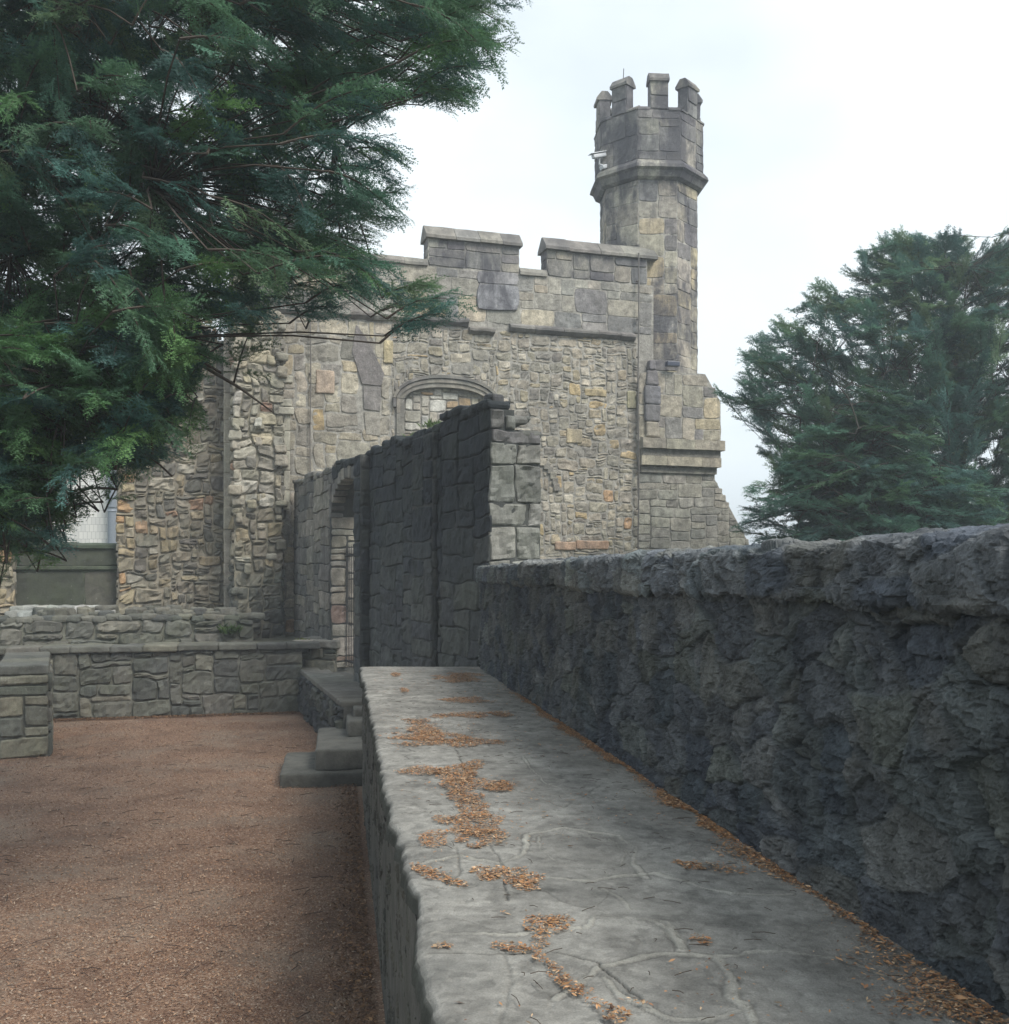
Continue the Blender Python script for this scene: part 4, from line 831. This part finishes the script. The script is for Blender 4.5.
def make_tree(name, label, trunk, tips, dirs, lens, nsp, tpl, scl, cols, seed, limbs=14, droop=.25, trad=.35, tcol=(.045, .042, .036), lsel=None):
    r = np.random.RandomState(seed); base = tuple(trunk[0]); t = thing(name, base, label, 'tree')
    W = MB(); trunk = np.array(trunk); n = 24; q = np.linspace(0, 1, n); ti = np.linspace(0, 1, len(trunk))
    tp = np.stack([np.interp(q, ti, trunk[:, k]) for k in range(3)], 1); tp += .05*np.stack([vnoise(tp*1.3, s) for s in (1, 2, 3)], 1)
    rad = trad*(1-.75*q)*(1+.5*np.exp(-q*14)); k = 14
    th = np.arange(k)*2*math.pi/k; ringv = []
    for i in range(n):
        rr = rad[i]*(1+.16*np.sin(th*3+q[i]*5)+.1*np.sin(th*7+q[i]*9)); ringv.append(np.stack([tp[i, 0]+rr*np.cos(th), tp[i, 1]+rr*np.sin(th), np.full(k, tp[i, 2])], 1))
    i = np.arange(n-1)[:, None]*k; j = np.arange(k)[None, :]; j2 = (j+1) % k
    W.add(np.concatenate(ringv), [np.stack([i+j, i+j2, i+k+j2, i+k+j], -1).reshape(-1, 4)], tcol); W.build('trunk', M['bark'], t, base=base, smooth=True)
    tips = np.array(tips); dirs = np.array(dirs); dirs /= np.linalg.norm(dirs, axis=1, keepdims=True); lens = np.array(lens)
    starts = tips-dirs*lens[:, None]; starts[:, 2] += .1*lens
    Bm = MB(); hubs = starts[r.choice(len(starts), min(limbs*3, len(starts)), False)]; main = hubs[:limbs]
    def axis_at(z): z = np.clip(z, trunk[0, 2]+1., trunk[-1, 2]-.2); return np.array([np.interp(z, trunk[:, 2], trunk[:, 0]), np.interp(z, trunk[:, 2], trunk[:, 1]), z])
    def curve(a, b, sag, m=8, wob=.06):
        s = np.linspace(0, 1, m)[:, None]; c = a*(1-s)+b*s; c[:, 2] += sag*np.sin(s[:, 0]*math.pi); ln = np.linalg.norm(b-a)
        c += wob*ln*np.sin(s*math.pi)*np.stack([vnoise(c*1.1+q_, 9+q_) for q_ in range(3)], 1); return c
    paths = []
    for h in main:
        a = axis_at(h[2]-.5*np.hypot(*(h-axis_at(h[2]))[:2])*.6-.3); c = curve(a, h, .05, 10); tube(Bm, c, np.linspace(trad*.13, .015, 10), tcol, 7); paths.append(c)
    pp = np.concatenate(paths)
    for h in hubs[limbs:]:
        k_ = np.argmin(np.linalg.norm(pp-h, axis=1)); c = curve(pp[k_], h, .1, 6); tube(Bm, c, np.linspace(.02, .01, 6), tcol, 5); pp = np.concatenate([pp, c])
    out = {k_: [[], [], [], []] for k_ in range(len(tpl))}
    for bi in range(len(tips)):
        S, P, D, ln = starts[bi], tips[bi], dirs[bi], lens[bi]
        k_ = np.argmin(np.linalg.norm(pp-S, axis=1)); a = pp[k_]
        if np.linalg.norm(a-S) > .05: tube(Bm, curve(a, S, .05, 4), np.linspace(.009, .006, 4), tcol, 4)
        m = 7; s = np.linspace(0, 1, m); bow = droop*ln*.35
        c = S[None]*(1-s[:, None])+P[None]*s[:, None]; c[:, 2] += bow*np.sin(s*math.pi)
        tube(Bm, c, np.linspace(.010, .003, m), tcol, 4)
        hz = np.array([-D[1], D[0], 0.]); hz /= np.linalg.norm(hz)+1e-6; up = np.cross(D, hz); up = up if up[2] > 0 else -up
        cb = (YEWL[r.randint(len(YEWL))]*1.1 if lsel is not None and r.rand() < lsel(P) else cols[r.randint(len(cols))])*r.uniform(.75, 1.25)
        for si in range(nsp):
            q_ = .12+.88*(si+r.rand()*.6)/nsp; pos = np.array([np.interp(q_, s, c[:, k]) for k in range(3)])+r.normal(0, .02*scl, 3)
            sg = 1 if si % 2 else -1; ang = R(r.uniform(20, 65))*(1-.75*q_*q_)*sg
            x = D*math.cos(ang)+hz*math.sin(ang)+up*r.normal(0, .22)-np.array([0, 0, droop*r.uniform(.2, 1.1)]); x /= np.linalg.norm(x)
            nrm = up+r.normal(0, .35, 3); y = np.cross(nrm, x); y /= np.linalg.norm(y); z_ = np.cross(x, y)
            o = out[r.randint(len(tpl))]; o[0].append(np.stack([x, y, z_])*scl*r.uniform(.7, 1.2)*(1-.25*q_)); o[1].append(pos)
            tipc = 1+.35*max(0, q_-.6); o[2].append(cb*tipc*r.uniform(.85, 1.15))
    Bm.build('branches', M['bark'], t, base=base)
    Fm = MB()
    for k_, (Ax, Ps, Cs, _) in out.items():
        if not Ax: continue
        Ax = np.array(Ax); Ps = np.array(Ps); Cs = np.array(Cs); T = tpl[k_].reshape(-1, 3)
        v = np.einsum('tk,skj->stj', T, Ax)+Ps[:, None]; ns = len(Ps); nt_ = len(T)
        Fm.add(v.reshape(-1, 3), [np.arange(ns*nt_).reshape(-1, 3)], np.repeat(Cs, nt_, 0))
    Fm.build('foliage', M['leaf'], t, base=base)
    return t
def unpx(x, y, Z): return np.array([(x-504.5)/1030*Z, Z, 3-(y-575)/1030*Z])
rt = np.random.RandomState(3)
YEW = [np.array(c)*np.array([1.2, 1.22, 1.2]) for c in ((.062, .132, .104), (.072, .15, .108), (.05, .112, .10), (.085, .165, .10), (.058, .122, .112), (.10, .16, .09))]  # bluish shift paints the flare veil into the needle greens
YEWL = [np.array(c) for c in ((.09, .19, .08), (.11, .21, .08), (.08, .16, .085))]
# --- big yew on the left: crown volume given by its own outline at its own distance
polyL = [(-160, -280), (420, -300), (500, -120), (515, 0), (505, 40), (480, 85), (462, 112), (430, 95), (400, 112), (372, 135), (405, 160), (415, 180), (408, 205), (390, 235), (372, 262), (398, 272), (452, 290), (466, 306), (430, 326), (370, 308), (330, 318), (280, 322), (225, 350), (196, 378), (182, 400), (188, 438), (176, 452), (140, 470), (112, 480), (78, 515), (50, 545), (20, 556), (-60, 570), (-160, 540)]
holes = [(78, 438, 24, 10), (95, 500, 30, 26), (150, 478, 22, 14), (400, 250, 22, 24), (430, 190, 24, 40), (10, 265, 7, 6), (355, 335, 30, 18)]
tips = []; dirs = []; lens = []
axl = lambda z: np.array([-5.0+.14*z, 9.6])
while len(tips) < 2150:
    x, y = rt.uniform(-160, 520), rt.uniform(-290, 560)
    if y < -90 and rt.rand() < .6: continue
    if not inside(polyL, x, y): continue
    if any(((x-a)/c)**2+((y-b)/d)**2 < 1 for a, b, c, d in holes): continue
    if len(tips) > 1850: x = rt.uniform(-60, 190); y = rt.uniform(330, 545)
    if not inside(polyL, x, y) or any(((x-a)/c)**2+((y-b)/d)**2 < 1 for a, b, c, d in holes): continue
    Z = rt.uniform(7.0, 12.2) if y < 330 else rt.uniform(7.0, 10.8)
    P = unpx(x, y, Z); a = axl(P[2]); o = np.array([P[0]-a[0], P[1]-a[1]]); ln = np.hypot(*o)+1e-3; o /= ln
    d = np.array([o[0]*.7+rt.normal(0, .45), o[1]*.6+rt.normal(0, .45), rt.uniform(-.6, .45)])
    if x > 330: d = np.array([1., rt.normal(0, .45), rt.uniform(-.5, .6)])
    tips.append(P); dirs.append(d); lens.append(rt.uniform(.4, .85))
make_tree('yew_tree', 'large dark green yew spreading its drooping boughs over the yard', [(-6.6, 9.9, -.05), (-6.4, 9.9, 2.5), (-5.7, 9.9, 5), (-4.3, 9.8, 7.6), (-3.7, 9.7, 10.5)], tips, dirs, lens, 20, TPL, 1.0, YEW+YEW+YEWL[:1], 5, limbs=16, droop=.32, trad=.5, tcol=(.06, .048, .04), lsel=lambda P: .5 if (P[0]/P[1]*1030+504 < 240 and 575-(P[2]-3)/P[1]*1030 > 270) else .06)
# --- yews beyond the parapet
polyR = [(714, 392), (738, 376), (748, 345), (770, 325), (796, 318), (812, 288), (832, 280), (852, 265), (872, 240), (890, 234), (915, 228), (938, 236), (965, 235), (978, 244), (1000, 238), (1060, 215), (1150, 250), (1220, 380), (1230, 560), (800, 560), (790, 480), (772, 470), (757, 440), (742, 420)]
holesR = [(745, 452, 16, 20), (762, 500, 8, 12), (850, 390, 9, 14), (880, 330, 8, 12), (925, 420, 8, 6), (965, 300, 7, 10), (875, 425, 12, 7), (830, 340, 8, 10), (905, 285, 8, 10)]
def right_tree(name, label, poly, Z0, dz, cx, ztop, n, seed, cols, up, holes_=()):
    r = np.random.RandomState(seed); T_, D_, L_ = [], [], []; xs = [p[0] for p in poly]; ys = [p[1] for p in poly]
    ax_ = unpx(cx, 575, Z0)[:2]
    while len(T_) < n:
        x, y = r.uniform(min(xs), max(xs)), r.uniform(min(ys), max(ys))
        if not inside(poly, x, y) or any(((x-a)/c)**2+((y-b)/d)**2 < 1 for a, b, c, d in holes_): continue
        rel = min(1, (y-min(ys))/150+.25); Z = Z0+r.uniform(-dz, dz)*rel; P = unpx(x, y, Z0); P = np.array([P[0], Z, P[2]]); P[0] = (x-504.5)/1030*Z; P[2] = 3-(y-575)/1030*Z
        o = P[:2]-ax_; o /= np.hypot(*o)+1e-3
        T_.append(P); D_.append(np.array([o[0]*.8+r.normal(0, .25), o[1]*.6+r.normal(0, .3), r.uniform(*up)])); L_.append(r.uniform(.6, 1.2))
    return make_tree(name, label, [(ax_[0], ax_[1], -.05), (ax_[0]+.1, ax_[1], ztop*.5), (ax_[0]-.05, ax_[1], ztop)], T_, D_, L_, 20, TPF, 1.1, cols, seed, limbs=16, droop=.06, trad=.4)
right_tree('yew_tree', 'tall dark yew beyond the parapet, right of the turret', polyR, 24, 3.0, 950, 9.3, 2000, 7, YEW, (-.1, 1.3), holesR)
polyS = [(742, 500), (770, 470), (800, 430), (815, 425), (850, 418), (890, 405), (925, 400), (940, 430), (925, 455), (960, 470), (1000, 480), (1020, 560), (760, 570), (738, 530)]
right_tree('yew_tree', 'lower bushy green yew just behind the parapet coping', polyS, 20, 1.2, 860, 4.8, 420, 9, [YEW[0], YEW[1], YEWL[2], YEW[4]], (-.3, .3))

# dead twig below the big yew
mb = MB(); a = unpx(196, 362, 8.2); b = unpx(240, 388, 8.1); c = unpx(274, 413, 8.0); tube(mb, [unpx(150, 330, 8.6), a, b, c], [.022, .016, .012, .005], (.12, .1, .085), 6)
bt = bpy.data.objects['yew_tree']; ml = tuple(bt.location); mb.build('bare_branch', M['bark'], bt, base=ml, smooth=True)

# added volume imitating bright-sky lens flare, a pale veil over far trees and tower
hm = bpy.data.materials.new('flare_veil'); hm.use_nodes = True; t = hm.node_tree; t.nodes.clear()
o_ = N(t, 'ShaderNodeOutputMaterial'); pvn = N(t, 'ShaderNodeVolumePrincipled'); pvn.inputs['Color'].default_value = (.86, .93, 1, 1); pvn.inputs['Density'].default_value = .003; pvn.inputs['Anisotropy'].default_value = .2
t.links.new(pvn.outputs[0], o_.inputs['Volume'])
mb = MB(); hx = np.array([[x, y, z] for x in (-720, 720) for y in (-220, 1520) for z in (-1.1, 21)], float)
mb.add(hx, [np.array([[0, 1, 3, 2], [4, 6, 7, 5], [0, 4, 5, 1], [2, 3, 7, 6], [0, 2, 6, 4], [1, 5, 7, 3]])], (1, 1, 1)); tag(mb.build('flare_veil', hm), kind='stuff')
# ================================================================== small plants
def tuft(name, label, pos, n, h, sp, col, seed):
    r = np.random.RandomState(seed); tr = []
    for k in range(n):
        o = np.array(pos)+np.array([r.normal(0, sp*.55), r.normal(0, sp*.55), 0]); d = np.array([r.normal(0, .5), r.normal(0, .5), 1.]); d /= np.linalg.norm(d); hh = h*r.uniform(.4, 1)
        s = np.cross(d, [r.normal(), r.normal(), .3]); s /= np.linalg.norm(s); m_ = o+d*hh*.55; e = o+d*hh+np.array([r.normal(0, .3), r.normal(0, .3), -.15])*hh*.5; wv = s*h*.07
        tr += [[o-wv*.4, m_+wv, m_-wv], [m_-wv, m_+wv, e]]
    mb = MB(); tr = np.array(tr); cc = np.repeat(np.array(col)[None]*r.uniform(.7, 1.3, (len(tr), 1)), 3, 0); mb.add(tr.reshape(-1, 3), [np.arange(len(tr)*3).reshape(-1, 3)], cc)
    return tag(mb.build(name, M['leaf']), label, 'plant', 'weeds rooted in the old walls')
for i, (px, lab) in enumerate(((425, 'largest green weed growing on top of the tall wall below the blocked window'), (404, 'small green weed on the tall wall top, left of the largest one'), (385, 'sparse weed on the tall wall top above the buttress'))):
    u_ = (px-504.5)/1030; Z = 5.627/(u_+.416); tuft('weed', lab, (u_*Z+.15, Z, 5.36), (70, 40, 30)[i], (.2, .14, .1)[i], (.16, .1, .12)[i], (.1, .16, .05), i)
tuft('weed', 'green weed at the foot of the ragged stone pier', tuple(FL(np.array(7.2), np.array(1.6), np.array(.1))), 90, .4, .16, (.06, .1, .03), 5)
tuft('weed', 'yellow-green moss tuft beside the plinth near the gateway', (-4.55, 23.2, 1.5), 80, .12, .12, (.14, .17, .04), 6)

# ================================================================== litter and chips
def flakes(P, z, size, pal, seed, jit=.5):
    r = np.random.RandomState(seed); n = len(P); th = r.uniform(0, 2*math.pi, n); L_ = size*r.uniform(.5, 1.3, n); W_ = L_*r.uniform(.2, .5, n)
    d = np.stack([np.cos(th), np.sin(th), r.normal(0, .25*jit, n)], 1); s = np.stack([-np.sin(th), np.cos(th), r.normal(0, .35*jit, n)], 1)
    c = np.stack([P[:, 0], P[:, 1], z], 1); q = np.stack([c-d*L_[:, None]/2, c+s*W_[:, None]/2, c+d*L_[:, None]/2, c-s*W_[:, None]/2], 1)
    q[:, 1, 2] += .001; pal = np.array(pal); col = pal[r.randint(len(pal), size=n)]*r.uniform(.7, 1.3, (n, 1))
    return q.reshape(-1, 3), np.arange(4*n).reshape(-1, 4), np.repeat(col, 4, 0)
LP = [(.36, .19, .085), (.44, .25, .13), (.27, .135, .07), (.50, .35, .22), (.13, .075, .05), (.32, .19, .10), (.40, .19, .08), (.2, .15, .1)]
zo = lambda a, b: (340+a*.3766, 660+b*.3764)
blobs = [(230, 205, 90, 11, 0), (270, 220, 120, 10, 0), (230, 188, 40, 14, 0), (330, 148, 70, 8, 0), (430, 145, 30, 6, 0), (205, 165, 40, 6, 0), (320, 48, 60, 12, 0), (330, 108, 60, 7, 0), (170, 82, 12, 5, 0), (150, 38, 14, 5, 0),
 (220, 298, 80, 10, 0), (320, 305, 70, 18, 0), (355, 292, 30, 18, 0), (360, 335, 85, 18, 0), (410, 338, 38, 12, 0), (340, 362, 55, 14, 0), (350, 400, 42, 26, 0), (300, 425, 52, 13, 0), (360, 440, 55, 26, 0), (390, 475, 55, 20, 0), (330, 480, 22, 7, 0),
 (245, 478, 30, 18, 0), (215, 560, 32, 12, 15), (255, 577, 50, 14, 18), (300, 595, 32, 9, 10), (400, 565, 45, 18, 0), (470, 578, 80, 22, 8), (500, 598, 40, 15, 0), (590, 705, 36, 20, 0), (535, 705, 38, 22, 0), (540, 745, 30, 24, 0),
 (460, 770, 50, 11, 10), (530, 790, 28, 18, 30), (570, 830, 32, 24, 40), (610, 868, 34, 18, 30), (640, 885, 28, 10, 0), (270, 763, 26, 7, 0), (690, 920, 40, 8, 20), (740, 950, 32, 16, 0), (790, 915, 60, 5, 15), (910, 545, 55, 8, 15), (960, 750, 28, 10, 20)]
pts = []; rl = np.random.RandomState(8)
def scatter(cx, cy, rx, ry, rot, dens):
    y0, y1 = max(600, cy-ry*1.4), cy+ry*1.4; Z1, Z0 = 1287.5/(y0-575), 1287.5/(y1-575); xa, xb = (cx-rx*1.4-504.5)/1030*Z1, (cx+rx*1.4-504.5)/1030*Z1
    xa2, xb2 = (cx-rx*1.4-504.5)/1030*Z0, (cx+rx*1.4-504.5)/1030*Z0; xa, xb = min(xa, xa2), max(xb, xb2)
    n = int((Z1-Z0)*(xb-xa)*dens); Z = rl.uniform(Z0, Z1, n); X = rl.uniform(xa, xb, n); px = X/Z*1030+504.5-cx; py = 575+1287.5/Z-cy
    c, s = math.cos(R(rot)), math.sin(R(rot)); a = (px*c+py*s)/rx; b = (-px*s+py*c)/ry
    p = np.stack([X, Z, X*0], 1); e = a*a+b*b+.9*fbm(p, 7, 4, 77)*.8; k = e < 1-.5*rl.rand(n)**2
    return np.stack([X[k], Z[k]], 1)
for (a, b, c, d, rot) in blobs:
    x, y = zo(a, b); pts.append(scatter(x, y, c*.3766*1.12, d*.3766*1.2, rot, 15000))
pts.append(scatter(705, 868, 55, 5, 8, 7000))
# drift against the foot of the parapet, widening towards the viewer
n = 90000; Z = 2.0+(12-2.0)*rl.rand(n)**1.35; zz_ = np.stack([Z*1.3, Z*0, Z*0], 1); wdt = (.045+.06*np.clip((6.5-Z)/4, 0, 1))*(1+.7*fbm(zz_, 2.3, 3, 5)); off = np.abs(rl.normal(0, 1, n))*np.clip(wdt, .008, 1)*.62
k = rl.rand(n) < np.clip(.75+1.0*fbm(zz_, 1, 3, 6), .12, 1)*np.clip((12.5-Z)/6, 0, 1); pts.append(np.stack([RE(Z[k])-.005-off[k]*1.25, Z[k]], 1))
n = 5200; Z = rl.uniform(2.3, 13.8, n); A_ = rl.uniform(.05, 1.5, n); k = fbm(np.stack([Z, A_, A_*0], 1), 1.8, 3, 15) > .05; pts.append(np.stack([LE(Z[k])+A_[k], Z[k]], 1))
P = np.concatenate(pts); z = 1.754+rl.uniform(0, .010, len(P))
mb = MB(); v, f, c = flakes(P, z, .015*np.random.RandomState(1).lognormal(0, .35, len(P)), LP, 4); mb.add(v, [f], c); tag(mb.build('leaf_litter', M['litter']), 'orange-brown dry leaf litter lying in patches on the grey walkway', 'leaf litter', kind='stuff')
n = 14000; t_ = rl.rand(n); A1 = np.stack([LE(6+12*t_)-.06-np.abs(rl.normal(0, .16, n)), 6+12*t_], 1); q_ = FBk(t_*5.1, t_*0, .06+np.abs(rl.normal(0, .14, n)))[:, :2]; A1[::2] = q_[::2]
DB = MB(); v, f, c = flakes(A1, .02+rl.uniform(0, .02, n), .04, [(.10, .055, .03), (.16, .09, .05), (.07, .04, .028), (.22, .13, .07)], 14, 1.2); DB.add(v, [f], c); tag(DB.build('wall_foot_debris', M['litter']), 'dark brown leaf debris gathered at the foot of the yard walls', 'leaf litter', kind='stuff')
# twigs on the walkway
mb = MB()
for k in range(240):
    Z = rl.uniform(2.4, 12); a = rl.uniform(.1, 1.5); th = rl.uniform(0, 6.28); ln = rl.uniform(.02, .08); p = np.array([LE(Z)+a, Z, 1.760]); d = np.array([math.cos(th), math.sin(th), .05])*ln
    tube(mb, [p-d/2, p+np.array([rl.normal(0, .004), rl.normal(0, .004), .003]), p+d/2], .0014, (.06, .045, .035), 4)
tag(mb.build('fallen_twigs', M['bark']), 'fine dark twigs scattered over the walkway flags', 'twigs', kind='stuff')
# chips on the gravel
n = 90000; Z = 5.5+15.5*rl.rand(n)**.8; X = np.array([rl.uniform(max(-10, -.5*q-.4), LE(q)-.05) for q in Z]); P = np.stack([X, Z], 1)
GP = [(.25, .145, .085), (.20, .112, .068), (.30, .20, .135), (.11, .06, .04), (.3, .235, .18), (.25, .15, .095)]
mb = MB(); v, f, c = flakes(P, .012+rl.uniform(0, .014, n)+.012*fbm(np.stack([X, Z, X*0], 1), .6, 4, 3), .026, GP, 6, 1.2); mb.add(v, [f], c); tag(mb.build('gravel_chips', M['litter']), 'reddish brown chips and dry leaves covering the yard', 'gravel', kind='stuff')
mb = MB()
for k in range(160):
    Z = rl.uniform(6.8, 19); X_ = rl.uniform(max(-9, -.5*Z), LE(Z)-.3); th = rl.uniform(0, 6.28); ln = rl.uniform(.05, .22); p = np.array([X_, Z, .03]); d = np.array([math.cos(th), math.sin(th), .03])*ln
    tube(mb, [p-d/2, p+np.array([rl.normal(0, .012), rl.normal(0, .012), .004]), p+d/2], .0035, (.05, .035, .03), 4)
tag(mb.build('fallen_twigs', M['bark']), 'small dark twigs scattered over the red gravel yard', 'twigs', kind='stuff')
